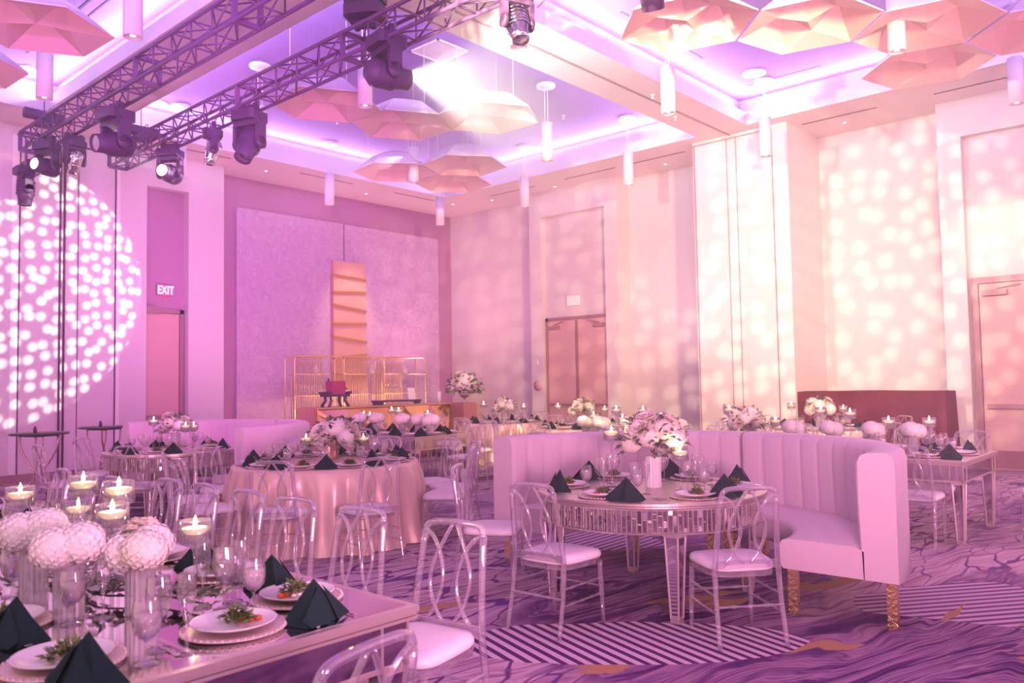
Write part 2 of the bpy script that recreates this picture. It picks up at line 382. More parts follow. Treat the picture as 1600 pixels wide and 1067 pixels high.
# portals and the protruding partition pocket on the right wall
mb = MB(); mb.bx(14.95, X0, 12.54, 12.90, 0, CZ); mb.bx(14.95, X0, 10.30, 10.66, 0, CZ); mb.bx(14.95, X0, 10.66, 12.54, 5.52, CZ)
mb.bx(15.12, X0, 10.66, 12.54, 0, 5.52, 1); structure('wall_right', mb, [M_wall2, M_wall])
mb = MB(); mb.bx(14.95, X0, 3.38, 3.74, 0, CZ); mb.bx(14.95, X0, -3, 3.38, 5.52, CZ); mb.bx(15.12, X0, -3, 3.38, 0, 5.52, 1); structure('wall_right', mb, [M_wall2, M_wall])
mb = MB(); mb.bx(13.98, X0, 5.93, 7.82, 0, CZ); structure('wall_right', mb, M_wall2)
mb = MB()
for y, wd in ((7.79, .02), (7.11, .012), (6.92, .012), (6.22, .02)): mb.bx(13.972, 13.98, y-wd/2, y+wd/2, 0, 6.06)
mb.bx(13.965, 13.98, 6.22, 7.82, 6.06, 6.08)
for y in (7.30, 6.72): mb.bx(13.95, 13.975, y-.012, y+.012, .93, 1.08)
structure('trim_5', mb, M_doorf)
# airwall track along the beam
mb = MB(); mb.bx(5.0, 13.98, 7.02, 7.06, CZ-.012, CZ)
structure('trim_6', mb, mat('track_slot', (.45, .30, .36), .6))
# slot diffusers in the soffit
mb = MB()
for a, b_ in ((9.9, 11.3), (8.2, 9.5), (12.2, 13.6), (4.5, 5.8), (2.4, 3.6), (-.5, .9)): mb.bx(14.34, 14.37, a, b_, CZ-.006, CZ)
for a, b_ in ((9.8, 11.2), (6.9, 8.2), (12.4, 13.7)): mb.bx(a, b_, 14.93, 14.96, CZ-.006, CZ)
for xx in (4.08, 4.25): mb.bx(xx, xx+.03, 8.2, 13.6, CTOP-.006, CTOP)
for xx in (13.25,): mb.bx(xx, xx+.03, 5.0, 6.3, CTOP-.006, CTOP)
mb.bx(6.4, 8.2, 6.25, 6.28, CTOP-.006, CTOP); mb.bx(9.3, 11.6, 6.25, 6.28, CTOP-.006, CTOP)
structure('trim_7', mb, M_dark)

# doors
def leaf(mbd, x, y0, y1, h): mbd.bx(x-.035, x, y0, y1, 0.01, h)
def door_right():
    x = 15.12
    mb = MB(); mb.bx(x-.05, x, 10.66, 10.72, 0, 3.08); mb.bx(x-.05, x, 12.46, 12.54, 0, 3.08); mb.bx(x-.05, x, 10.66, 12.54, 3.0, 3.08)
    d = structure('door_1', mb, M_doorf, 'pair of tall double doors with panic bars')
    for y0, y1 in ((10.72, 11.585), (11.60, 12.46)):
        m2 = MB(); leaf(m2, x-.005, y0, y1, 3.0); lf = put('door_leaf', m2.mesh('door_leaf', M_door), d)
        s = -1 if y0 < 11 else 1
        ym = 11.57 if y0 < 11 else 11.62
        m3 = MB(); m3.bx(x-.09, x-.05, y0+.05 if s < 0 else ym+.02, ym-.02 if s < 0 else y1-.04, .98, 1.04); m3.bx(x-.11, x-.04, ym-.045, ym+.045, .88, 1.14); put('panic_bar', m3.mesh('panic_bar', M_doorf), lf)
        m4 = MB(); m4.bx(x-.06, x-.04, ym-.012, ym+.012, 1.1, 2.98); put('latch_rod', m4.mesh('latch_rod', M_doorf), lf)
        m5 = MB(); yy = y1-.36 if s > 0 else y0+.06; m5.bx(x-.11, x-.04, yy, yy+.30, 2.80, 2.88); m5.bar((x-.08, yy+.15, 2.9), (x-.12, yy+.15-s*.3, 2.97), .02); put('door_closer', m5.mesh('door_closer', M_doorf), lf)
    # wide door at right
    mb = MB(); mb.bx(x-.05, x, 3.25, 3.35, 0, 3.15); mb.bx(x-.05, x, .5, .6, 0, 3.15); mb.bx(x-.05, x, .6, 3.25, 3.05, 3.15)
    d = structure('door_2', mb, M_doorf, 'tall pink-lit door with a panic bar')
    for y0, y1 in ((1.94, 3.23), (.62, 1.92)):
        m2 = MB(); leaf(m2, x-.005, y0, y1, 3.03); lf = put('door_leaf', m2.mesh('door_leaf', M_door), d)
        m3 = MB(); m3.bx(x-.10, x-.05, y0+.1, y1-.05, 1.0, 1.07); m3.bx(x-.12, x-.04, y0+.1, y0+.5, .985, 1.085); put('panic_bar', m3.mesh('panic_bar', M_doorf), lf)
        m5 = MB(); m5.bx(x-.11, x-.04, y1-.40, y1-.04, 2.84, 2.93); m5.bar((x-.08, y1-.25, 2.95), (x-.12, y1-.6, 3.0), .02); put('door_closer', m5.mesh('door_closer', M_doorf), lf)
        m6 = MB(); m6.bx(x-.05, x-.04, y0+.03, y1-.03, .03, .32); put('kick_plate', m6.mesh('kick_plate', mat('kick_plate_plum', (.35, .13, .18), .4, .2)), lf)
door_right()
yb = YL+.2
mb = MB(); mb.bx(7.50, 7.58, yb-.05, yb, 0, 3.1); mb.bx(6.77, 7.58, yb-.05, yb, 3.02, 3.1); d = structure('door_3', mb, M_doorf, 'door in the recess under the EXIT sign')
mb = MB(); mb.bx(6.77, 7.49, yb-.03, yb, .01, 3.01); lf = put('door_leaf', mb.mesh('door_leaf', M_door), d)
mb = MB(); mb.bx(6.85, 7.45, yb-.09, yb-.05, .98, 1.04); put('panic_bar', mb.mesh('panic_bar', M_doorf), lf)
mb = MB(); mb.bx(6.8, 7.05, yb-.12, yb-.03, 3.0, 3.14); put('door_closer', mb.mesh('door_closer', M_doorf), lf)

# haze from the fog machine, filling the hall
mb = MB(); mb.bx(-4.9, X0-.01, -2.9, Y0-.02, .02, CZ-.01)
hz = put('air_haze', mb.mesh('air_haze', mat('tmp')))
# local fog volume added so that the white beam shows
bm_ = bmesh.new(); bmesh.ops.create_icosphere(bm_, subdivisions=3, radius=2.3); me_ = bpy.data.meshes.new('added_beam_fog'); bm_.to_mesh(me_); bm_.free()
fp = put('added_beam_fog', me_, None, (7.2, 6.9, 4.80)); fp.scale = (1.1, .9, .58); fp['kind'] = 'stuff'; tag(fp, 'added fog volume that makes the white beam visible', 'haze')
fm = bpy.data.materials.new('added_beam_fog'); fm.use_nodes = True; t = NT(fm.node_tree); t.n.clear()
out = t.add('ShaderNodeOutputMaterial'); co = t.add('ShaderNodeTexCoord'); ln = t.add('ShaderNodeVectorMath', i0=co.outputs['Object']); ln.operation = 'LENGTH'
dn = t.add('ShaderNodeMapRange', Value=ln.outputs['Value']); dn.inputs[1].default_value = 2.25; dn.inputs[2].default_value = .1; dn.inputs[3].default_value = 0; dn.inputs[4].default_value = .42; dn.interpolation_type = 'SMOOTHSTEP'
nzf = t.add('ShaderNodeTexNoise', Vector=co.outputs['Object'], Scale=1.6, Detail=3.0)
vs = t.add('ShaderNodeVolumeScatter', Color=(.98, .96, 1.0, 1), Anisotropy=.2); t.set(vs, 'Density', t.math('MULTIPLY', dn.outputs[0], nzf.outputs[0])); t.set(out, 'Volume', vs); me_.materials.append(fm)
hm = bpy.data.materials.new('haze'); hm.use_nodes = True; t = NT(hm.node_tree); t.n.clear()
out = t.add('ShaderNodeOutputMaterial'); vs = t.add('ShaderNodeVolumeScatter', Color=(.98, .94, 1.0, 1), Density=.0115, Anisotropy=.25); t.set(out, 'Volume', vs)
hz.data.materials[0] = hm; hz['kind'] = 'stuff'; tag(hz, 'thin violet stage haze hanging in the hall', 'haze')

# ================================================================== things
M_acr = clear_mat('clear_acrylic', (.95, .90, .97), body=.11, rough=.06, lo=.10, hi=.98, gl=1.0, bodycol=(.98, .93, .98))
M_glass = clear_mat('table_glass', (.985, .97, .985), body=.05, rough=.04, lo=.08, hi=.95)
M_glassw = clear_mat('water_in_glass', (.96, .93, .96), body=.45, rough=.1, lo=.05, hi=.4, bodycol=(.86, .74, .80))
M_ribg = clear_mat('ribbed_glass', (.97, .94, .97), body=.30, rough=.12, lo=.08, hi=.7)
M_cush = mat('white_vinyl', (.90, .84, .88), .35)
M_mirror = mat('aged_mirror', (.80, .76, .80), .07, 1.0)
M_silver = mat('champagne_silver', (.80, .70, .64), .30, .8)
M_cutl = mat('polished_cutlery', (.85, .80, .80), .12, 1.0)
M_velvet = mat('pale_velvet', (.76, .61, .68), .75, sheen=.3, bump=.08, bscale=120)
M_satin = mat('champagne_satin', (.80, .60, .52), .30, .15)
M_napk = mat('green_napkin', (.010, .030, .030), .9, bump=.2, bscale=150, spec=.15)
M_plate = mat('white_china', (.93, .90, .92), .18)
M_charg = mat('pearl_charger', (.80, .62, .60), .35, .2)
M_green = mat('salad_green', (.16, .22, .05), .6, var=.3)
M_tom = mat('tomato_red', (.75, .10, .03), .35)
M_feta = mat('crumbled_cheese', (.92, .86, .74), .6)
M_petal = mat('cream_petal', (.95, .88, .78), .7)
M_petalw = mat('white_petal', (.96, .92, .88), .7)
M_leaf = mat('eucalyptus_leaf', (.24, .27, .18), .65, var=.3)
M_leafd = mat('dark_leaf', (.09, .10, .06), .6)
M_wax = mat('candle_wax', (.98, .88, .70), .5, emit=(1, .72, .35), estr=1.3)  # wax emission stands in for the candle's warm glow
M_flame = mat('flame', (1, .8, .4), .5, emit=(1.0, .62, .20), estr=40)
M_truss = mat('black_truss_lit_purple', (.20, .09, .26), .5, .2)  # black metal tinted purple; the purple haze light is in the colour
M_fix = mat('fixture_black', (.09, .04, .12), .5)
M_chrome = mat('fixture_chrome', (.8, .78, .82), .1, 1.0)
M_pend = mat('pendant_white', (.90, .84, .90), .4)
M_drape = mat('black_drape', (.15, .03, .045), .9, spec=.1)
M_blk = mat('black_laminate', (.05, .03, .045), .4)
M_tubem = mat('bronze_tube', (.55, .36, .36), .3, .8)

# ---------------- acrylic chair, seat faces +Y
def crom(pts, k=4):
    out = []
    P = [Vector(p) for p in pts]; P = [P[0]*2-P[1]]+P+[P[-1]*2-P[-2]]
    for i in range(1, len(P)-2):
        for j in range(k):
            t = j/k; a, b, c, d = P[i-1], P[i], P[i+1], P[i+2]
            out.append(.5*((2*b)+(-a+c)*t+(2*a-5*b+4*c-d)*t*t+(-a+3*b-3*c+d)*t**3))
    out.append(P[-2]); return out
def ypost(z):
    T = [(0, -.275), (.22, -.225), (.43, -.20), (.60, -.213), (.80, -.245), (.92, -.268)]
    for (a, ya), (b, yb_) in zip(T, T[1:]):
        if z <= b: return ya+(yb_-ya)*(z-a)/(b-a)
    return T[-1][1]
def xpost(z): return .195-.03*max(0, z-.43)/.48 if z > .43 else .195+.02*(.43-z)
def chair_meshes():
    D = {}
    # cushion
    m = MB(); n = 28
    def outline(k):
        pts = []
        for i in range(n):
            a = 2*PI*i/n; c, s = math.cos(a), math.sin(a); e = .45
            x = math.copysign(abs(c)**e, c)*.215*k; y = math.copysign(abs(s)**e, s)*.215*k
            x *= 1+.10*(y/.215)*.9; pts.append((x, y+.01))
        return pts
    rings = [(.96, .425), (1.0, .435), (1.0, .455), (.95, .472), (.75, .482), (.35, .487)]
    vs = [(*p, z) for k, z in rings for p in outline(k)]; fs = [(i*n+j, i*n+(j+1) % n, (i+1)*n+(j+1) % n, (i+1)*n+j) for i in range(5) for j in range(n)]
    fs += [tuple(range(n))[::-1], tuple(5*n+j for j in range(n))]; m.add(vs, fs, 0, True); D['seat_cushion'] = m.mesh('seat_cushion', M_cush)
    m = MB(); o0 = outline(.99); o1 = outline(.86)
    vs = [(*p, .395) for p in o0]+[(*p, .424) for p in o0]+[(*p, .424) for p in o1]+[(*p, .395) for p in o1]
    m.add(vs, [(i*n+j, i*n+(j+1) % n, ((i+1) % 4)*n+(j+1) % n, ((i+1) % 4)*n+j) for i in range(4) for j in range(n)], 0); D['seat_frame'] = m.mesh('seat_frame', M_acr)
    # legs
    for s, nm in ((-1, 'rear_l'), (1, 'rear_r')):
        m = MB(); zs = [0, .12, .24, .35, .43, .55, .68, .78, .87]
        m.tube(crom([(s*xpost(z), ypost(z), z) for z in zs], 2), [.0135+.004*min(1, i/6) for i in range(17)], 7); D[nm] = m.mesh('leg', M_acr)
    for s, nm in ((-1, 'front_l'), (1, 'front_r')):
        m = MB(); m.tube([(s*.198, .205, 0), (s*.196, .20, .16), (s*.196, .195, .20), (s*.192, .19, .36), (s*.19, .188, .40)], [.013, .016, .020, .017, .020], 7); D[nm] = m.mesh('leg', M_acr)
    # backrest
    m = MB()
    top = [(-xpost(.86), .86), (-.158, .895), (-.125, .913), (-.06, .918), (0, .920), (.06, .918), (.125, .913), (.158, .895), (xpost(.86), .86)]
    m.tube(crom([(x, ypost(z), z) for x, z in top], 3), .0145, 7)
    A = [(-.163, .875), (-.115, .845), (-.075, .790), (-.047, .72), (-.040, .66), (-.052, .60), (-.077, .545), (-.105, .505), (-.135, .475)]
    B = [(-.010, .912), (-.040, .86), (-.075, .79), (-.106, .72), (-.113, .66), (-.100, .60), (-.077, .545), (-.048, .505), (-.022, .475)]
    for cv in (A, B):
        for s in (1, -1): m.tube(crom([(x*s, ypost(z), z) for x, z in cv], 3), .0098, 6)
    m.box((0, ypost(.47)-.0, .468), (.37, .014, .045))
    D['backrest'] = m.mesh('backrest', M_acr)
    def beads(p, q, r):
        p, q = Vector(p), Vector(q); pts = []; rr = []
        for i in range(17):
            pts.append(p.lerp(q, i/16)); rr.append(r*(1.55 if i in (4, 8, 12) else .95))
        return pts, rr
    for i, (p, q) in enumerate((((-.197, -.24, .19), (-.197, .20, .19)), ((.197, -.24, .19), (.197, .20, .19)), ((-.197, -.23, .29), (-.197, .195, .29)), ((.197, -.23, .29), (.197, .195, .29)), ((-.197, .20, .235), (.197, .20, .235)), ((-.2, -.235, .235), (.2, -.235, .235)))):
        m = MB(); pts, rr = beads(p, q, .0075); m.tube(pts, rr, 6); D['st%d' % i] = m.mesh('stretcher', M_acr)
    # compact version for chairs far away
    return D
def far_meshes():
    D = chair_parts; m = MB()
    for s in (-1, 1):
        m.tube([(s*xpost(z), ypost(z), z) for z in (0, .24, .43, .62, .87)], .014, 5)
        m.tube([(s*.198, .205, 0), (s*.19, .188, .40)], .014, 5)
        m.bar((s*.197, -.23, .24), (s*.197, .2, .24), .012)
    m.bar((-.19, .2, .24), (.19, .2, .24), .012); m.bar((-.19, .2, .41), (.19, .2, .41), .02); m.bar((-.19, -.2, .41), (.19, -.2, .41), .02)
    return m.mesh('frame', M_acr)
chair_parts = chair_meshes(); far_frame = far_meshes()
CHAIR_GROUP = 'clear acrylic banquet chairs'
def chair(x, y, deg, where, near=True, z=0):
    """deg: direction the sitter looks, degrees from +X"""
    t = thing('acrylic_chair', 'clear acrylic chair ' + where, 'chair', (x, y, z), R(deg-90), CHAIR_GROUP)
    put('seat_cushion', chair_parts['seat_cushion'], t)
    put('backrest', chair_parts['backrest'], t)
    if near:
        put('seat_frame', chair_parts['seat_frame'], t)
        for k in ('rear_l', 'rear_r', 'front_l', 'front_r'): put('leg', chair_parts[k], t)
        for k in range(6): put('stretcher', chair_parts['st%d' % k], t)
    else: put('frame', far_frame, t)
    return t

# ---------------- tableware
def mk_charger():
    m = MB(); m.lathe([(0, .002), (.10, .002), (.12, .006), (.163, .011), (.168, .009), (.12, 0), (0, 0)], 32)
    for k in range(44):
        a = 2*PI*k/44; m.ico((.160*math.cos(a), .160*math.sin(a), .011), .006, 1)
    return m.mesh('charger_plate', M_charg)
def mk_plate():
    m = MB(); m.lathe([(0, .006), (.075, .006), (.095, .012), (.130, .023), (.134, .025), (.133, .021), (.10, .009), (.07, .001), (0, .001)], 36)
    return m.mesh('dinner_plate', M_plate)
def leafquad(m, p, d, L, W, mi, rnd, bend=.3):
    d = Vector(d).normalized(); s = d.cross(Vector((rnd.uniform(-.5, .5), rnd.uniform(-.5, .5), 1))).normalized(); u = s.cross(d)
    p = Vector(p); a = p; b = p+d*L*.45+s*W*.5-u*L*bend*.1; c = p+d*L-u*L*bend; e = p+d*L*.45-s*W*.5-u*L*bend*.1; f = p+d*L*.5+u*W*.12
    m.add([a, b, c, e, f], [(0, 1, 4), (1, 2, 4), (2, 3, 4), (3, 0, 4)], mi, True)
def mk_greens(seed=3):
    rnd = random.Random(seed); m = MB()
    for k in range(120):
        a = rnd.uniform(0, 2*PI); r = rnd.uniform(0, .05); p = (r*math.cos(a), r*math.sin(a)*.75, .006+rnd.uniform(0, .05)*(1-r/.06))
        leafquad(m, p, (math.cos(a)*rnd.uniform(.3, 1), math.sin(a)*rnd.uniform(.3, 1), rnd.uniform(.1, 1.1)), rnd.uniform(.018, .034), rnd.uniform(.012, .02), 0, rnd)
    return m.mesh('salad', M_green)
def mk_bit(matl, r, seed):
    rnd = random.Random(seed); m = MB(); m.ico((0, 0, r*.8), r, 1, 0, (1.3, 1, .8), .15, rnd); return m.mesh('bit', matl)
def mk_napkin(v):
    rnd = random.Random(v); m = MB(); h = .135; a = .105; b = .075
    ap = (0, .0, h)
    # two leaning faces, folded rolls at the front edge
    base = [(-a, -b*.7, 0), (-a*.95, b*.7, 0), (a*.95, b*.8, 0), (a, -b*.6, 0), (.018, -b*1.0, 0), (-.012, -b*.95, 0)]
    N = len(base); mid = [(p[0]*.52, p[1]*.50+(.004 if i % 2 else -.006), h*.50) for i, p in enumerate(base)]
    vs = base+mid+[ap]
    fs = [(i, (i+1) % N, N+(i+1) % N, N+i) for i in range(N)]+[(N+i, N+(i+1) % N, 2*N) for i in range(N)]+[tuple(range(N))[::-1]]
    m.add(vs, fs, 0, False)
    for s in (-1, 1):   # loose front flaps
        p0 = Vector((s*.008, -b*.35, h*.86)); p1 = Vector((s*.02, -b*1.15, .002)); p2 = Vector((s*a*.98, -b*.95, .004)); p3 = Vector((s*a*1.04, -b*.55, .022)); p4 = Vector((s*.05, -b*.9, .03))
        m.add([p0, p1, p4, p2, p3], [(0, 1, 2), (0, 2, 4), (1, 3, 2), (2, 3, 4)], 0)
    me = m.mesh('folded_napkin', M_napk); return me
def stemglass(name, prof_bowl, h_stem, r_foot):
    m = MB(); p = [(r_foot, 0), (r_foot, .003), (.006, .010), (.0042, .02), (.0042, h_stem-.01), (.010, h_stem)]
    m.lathe([(0, .0)]+p+[(r, h_stem+z) for r, z in prof_bowl], 18, open_=True); return m.mesh(name, M_glass)
def filling(name, prof, h0):
    m = MB(); m.lathe([(0, h0+prof[0][1])]+[(r*.93, h0+z) for r, z in prof]+[(0, h0+prof[-1][1])], 16); return m.mesh(name, M_glassw)
TW = {}
TW['charger'] = mk_charger(); TW['plate'] = mk_plate(); TW['greens'] = [mk_greens(s) for s in (3, 8, 15)]
TW['tomato'] = mk_bit(M_tom, .013, 2); TW['feta'] = mk_bit(M_feta, .009, 4); TW['napkin'] = [mk_napkin(v) for v in (1, 2)]
TW['wine'] = stemglass('wine_glass', [(.018, .008), (.032, .03), (.039, .06), (.038, .085), (.031, .125)], .095, .036)
TW['goblet'] = stemglass('water_goblet', [(.020, .006), (.036, .025), (.042, .055), (.041, .08), (.033, .115)], .065, .036)
TW['flute'] = stemglass('champagne_glass', [(.010, .006), (.020, .03), (.027, .07), (.026, .11), (.022, .135)], .095, .032)
TW['water'] = filling('water', [(.020, .008), (.036, .026), (.042, .055), (.041, .075)], .065)
def mk_fork():
    m = MB(); m.box((0, -.03, .0035), (.009, .11, .002)); m.box((0, .04, .0045), (.022, .035, .002)); m.box((0, -.085, .004), (.013, .03, .003))
    for k in (-.0085, -.003, .003, .0085): m.box((k, .075, .006), (.0026, .045, .0018))
    return m.mesh('fork', M_cutl)
def mk_knife():
    m = MB(); m.box((0, -.05, .004), (.013, .10, .005)); m.add([(-.007, 0, .003), (.009, 0, .003), (.010, .08, .003), (.002, .115, .003), (-.007, .09, .003), (-.007, 0, .005), (.009, 0, .005), (.010, .08, .005), (.002, .115, .005), (-.007, .09, .005)], [(4, 3, 2, 1, 0), (5, 6, 7, 8, 9), (0, 1, 6, 5), (1, 2, 7, 6), (2, 3, 8, 7), (3, 4, 9, 8), (4, 0, 5, 9)]); return m.mesh('knife', M_cutl)
TW['fork'] = mk_fork(); TW['knife'] = mk_knife()
rs = random.Random(11)
def setting(tx, ty, deg, where, lvl=2, nap=(.20, -.02, 10), tz=.77, skip=()):
    """a place: diner looks along deg (from +X). lvl 3 near, 2 middle, 1 far. where: unique phrase"""
    a = R(deg-90); M = Matrix.Translation((tx, ty, tz)) @ Matrix.Rotation(a, 4, 'Z')
    def at(x, y, z=0): return tuple(M @ Vector((x, y, z)))
    if lvl >= 2 or 'charger' not in skip:
        o = put('charger_plate', TW['charger'], None, at(0, 0)); tag(o, 'blush charger plate at ' + where, 'charger plate', 'blush charger plates')
    o = put('dinner_plate', TW['plate'], None, at(0, 0, .0115)); tag(o, 'white plate on charger at ' + where, 'plate', 'white dinner plates')
    if lvl >= 2:
        o = put('salad', rs.choice(TW['greens']), None, at(.01, .0, .0175), (0, 0, rs.uniform(0, 6)), 1.0 if lvl > 2 else 1.1); tag(o, 'plated green salad at ' + where, 'salad', 'plated salads')
        for k in range(3): put('tomato_piece', TW['tomato'], o, (-.055+.022*k, -.04+.012*k, .0), (0, 0, k))
        for k in range(3): put('cheese_crumb', TW['feta'], o, (-.01+.02*k, -.055+.01*k, .003), (0, 0, k))
    if nap:
        o = put('folded_napkin', rs.choice(TW['napkin']), None, at(nap[0], nap[1], .001), (0, 0, a+R(nap[2])), (nap[3],)*3 if len(nap) > 3 else None); tag(o, 'dark green peaked napkin at ' + where, 'napkin', 'dark green folded napkins')
    if lvl >= 2:
        gl = [('wine_glass', 'wine', .10, .235, 'tall wine glass'), ('water_goblet', 'goblet', .175, .165, 'goblet of iced water')]
        if lvl >= 3: gl.append(('champagne_glass', 'flute', .175, .27, 'slim champagne glass'))
    else: gl = [('water_goblet', 'goblet', .12, .22, 'goblet')]
    for nm, k, gx, gy, ds in gl:
        if k in skip: continue
        o = put(nm, TW[k], None, at(gx+rs.uniform(-.01, .01), gy+rs.uniform(-.01, .01))); tag(o, ds + ' at ' + where, 'glass', 'clear stemware')
        if k == 'goblet': put('water', TW['water'], o)
    if lvl >= 3:
        for k, fx in enumerate((-.205, -.235)): o = put('fork', TW['fork'], None, at(fx, -.01)); tag(o, ('inner' if k == 0 else 'outer') + ' silver fork at ' + where, 'fork', 'silver forks')
        o = put('knife', TW['knife'], None, at(.185, -.10), (0, 0, 0)); o.rotation_euler = (0, 0, a); tag(o, 'silver knife at ' + where, 'knife', 'silver knives')

# ---------------- candles, vases, flowers
def mk_holder(h):
    m = MB(); m.lathe([(0, 0), (.045, 0), (.045, .004), (.012, .012), (.007, .03), (.0065, h*.5), (.009, h-.03), (.022, h-.012), (.055, h), (.062, h+.004), (.062, h+.095), (.059, h+.095), (.059, h+.008), (0, h+.006)], 24, open_=True)
    w_ = MB(); w_.lathe([(0, h+.009), (.057, h+.009), (.057, h+.045), (0, h+.045)], 20)
    return m.mesh('candle_holder', M_glass), w_.mesh('water', clear_mat('clear_water', (.97, .93, .97), body=.12, lo=.04, hi=.5) if 'clear_water' not in MATS else MATS['clear_water'])
def mk_candle():
    m = MB(); m.lathe([(0, 0), (.030, .002), (.050, .018), (.053, .026), (.050, .030), (.02, .030), (0, .028)], 24); return m.mesh('floating_candle', M_wax)
def mk_flame():
    m = MB(); m.lathe([(0, 0), (.005, .004), (.0085, .013), (.0075, .024), (.0035, .038), (0, .048)], 10); return m.mesh('flame', M_flame)
CAN, FLA = mk_candle(), mk_flame()
def candle(x, y, h, where, tz=.77, lamp=0., s=1.0):
    g, wt = cached(('hold', h), lambda: mk_holder(h))
    o = put('candle_holder', g, None, (x, y, tz)); tag(o, 'stemmed glass candle holder ' + where, 'candle holder', 'stemmed glass candle holders'); put('water', wt, o)
    c = put('floating_candle', CAN, None, (x, y, tz+h+.036)); tag(c, 'lit floating candle ' + where, 'candle', 'lit floating candles')
    put('flame', FLA, c, (0, 0, .030))
    if lamp:
        l = bpy.data.lights.new('flame_light', 'POINT'); l.energy = lamp; l.color = (1, .62, .28); l.shadow_soft_size = .02
        lo = bpy.data.objects.new('flame_light', l); COL.objects.link(lo); lo.parent = c; lo.location = (0, 0, .07)
def mk_hyd(seed, petal):
    rnd = random.Random(seed); m = MB(); m.ico((0, 0, 0), .079, 3, 0, (1, 1, .88), .02, rnd)
    n = 150
    for i in range(n):
        zz = 1-2*(i+.5)/n
        if zz < -.75: continue
        a = i*2.39996; r = math.sqrt(1-zz*zz); d = Vector((r*math.cos(a), r*math.sin(a), zz)); k = .080+rnd.uniform(-.004, .005)
        p = Vector((d.x*k, d.y*k, d.z*k*.88)); s = d.cross(Vector((.3, .5, .8))).normalized(); u = d.cross(s); q = rnd.uniform(0, 1.5)
        for j in range(4):
            b = q+j*PI/2; e = s*math.cos(b)+u*math.sin(b); g = s*math.cos(b+.9)+u*math.sin(b+.9); g2 = s*math.cos(b-.9)+u*math.sin(b-.9)
            m.add([p, p+g2*.0075+d*.002, p+e*.0135+d*.002, p+g*.0075+d*.002], [(0, 1, 2, 3)], 0, False)
    return m.mesh('hydrangea_bloom', petal)
def mk_rose(seed, petal):
    rnd = random.Random(seed); m = MB()
    for ring, (r, h, tilt, n) in enumerate(((.008, .036, .1, 3), (.018, .036, .35, 4), (.028, .032, .7, 5), (.036, .022, 1.1, 6))):
        for k in range(n):
            a = 2*PI*(k+.5*ring)/n+rnd.uniform(-.15, .15); w_ = r*1.5+.006
            ca, sa = math.cos(a), math.sin(a)
            def pt(u, v):
                rr = r*.5+v*h*math.sin(tilt)+r*.4*v; z = v*h*math.cos(tilt*.8)
                x = rr-abs(u)**2*w_*.5; y = u*w_
                return (x*ca-y*sa, x*sa+y*ca, z)
            g = [pt(u, v) for v in (0, .5, .9, 1.0) for u in (-1, -.5, 0, .5, 1)]
            g[15] = pt(-.7, .86); g[19] = pt(.7, .86)
            m.add(g, [(i*5+j, i*5+j+1, (i+1)*5+j+1, (i+1)*5+j) for i in range(3) for j in range(4)], 0, True)
    return m.mesh('rose', petal)
HYD = [mk_hyd(s, M_petalw if s % 2 else M_petal) for s in (1, 2, 3)]
ROSE = [mk_rose(s, M_petal) for s in (5, 6)]
def mk_foliage(seed, R_, n, flat=.8):
    rnd = random.Random(seed); m = MB()
    for i in range(n):
        a = rnd.uniform(0, 2*PI); zz = rnd.uniform(-.35, 1); r = math.sqrt(max(0, 1-zz*zz)); d = Vector((r*math.cos(a), r*math.sin(a), zz*flat))
        p = d*R_*rnd.uniform(.65, 1.0)
        leafquad(m, p, d+Vector((rnd.uniform(-.6, .6), rnd.uniform(-.6, .6), rnd.uniform(-.4, .5))), rnd.uniform(.04, .07), rnd.uniform(.022, .036), rnd.randrange(2), rnd)
        if i % 6 == 0: m.tube([d*R_*.2, p], .0018, 4, 1)
    return m.mesh('foliage', [M_leaf, M_leafd])
def bouquet(x, y, z, R_, seed, label, nh=7, nr=6, nf=130, name='flower_arrangement'):
    t = thing(name, label, 'flower arrangement', (x, y, z), 0, 'round-table flower arrangements'); rnd = random.Random(seed)
    sc = R_/.20
    for i in range(nh):
        a = 2.4*i+rnd.uniform(-.3, .3); zz = (i+.3)/nh; r = R_*.62*math.sqrt(1-zz*zz*.8)
        put('hydrangea_bloom', HYD[(i+seed) % 3], t, (r*math.cos(a), r*math.sin(a), -.02+R_*.62*zz), (rnd.uniform(-.4, .4), rnd.uniform(-.4, .4), rnd.uniform(0, 6)), sc*rnd.uniform(.78, 1.0))
    for i in range(nr):
        a = 1.1+2.1*i; zz = rnd.uniform(.1, .95); r = R_*.80*math.sqrt(1-zz*zz*.85); d = Vector((math.cos(a)*r, math.sin(a)*r, R_*.75*zz))
        put('rose', ROSE[i % 2], t, tuple(d), tuple((Vector((d.x, d.y, d.z+.06))).to_track_quat('Z', 'Y').to_euler()), sc*rnd.uniform(.9, 1.25))
    f = put('foliage', cached(('fol', seed % 2, nf), lambda: mk_foliage(seed, .205, nf)), t, (0, 0, 0), (0, 0, seed), sc); f['kind'] = 'stuff'
    return t
def vase(x, y, h, r, label, tz=.77, mt=None, name='glass_vase'):
    def mk():
        m = MB(); n = 36; vs = []; prof = [(.0, .003), (r*.96, 0.0), (r, .01), (r, h), (r*.93, h), (r*.93, .012), (0, .012)]
        for (q, z) in prof:
            for k in range(n): a = 2*PI*k/n; qq = q*(1+.035*(1 if k % 2 else -1)) if q > 0 else 0; vs.append((qq*math.cos(a), qq*math.sin(a), z))
        m.add(vs, [(i*n+k, i*n+(k+1) % n, (i+1)*n+(k+1) % n, (i+1)*n+k) for i in range(6) for k in range(n)], 0, False); return m.mesh(name, mt or M_ribg)
    o = put(name, cached(('vase', h, r), mk), None, (x, y, tz)); return tag(o, label, 'vase', 'flower vases')
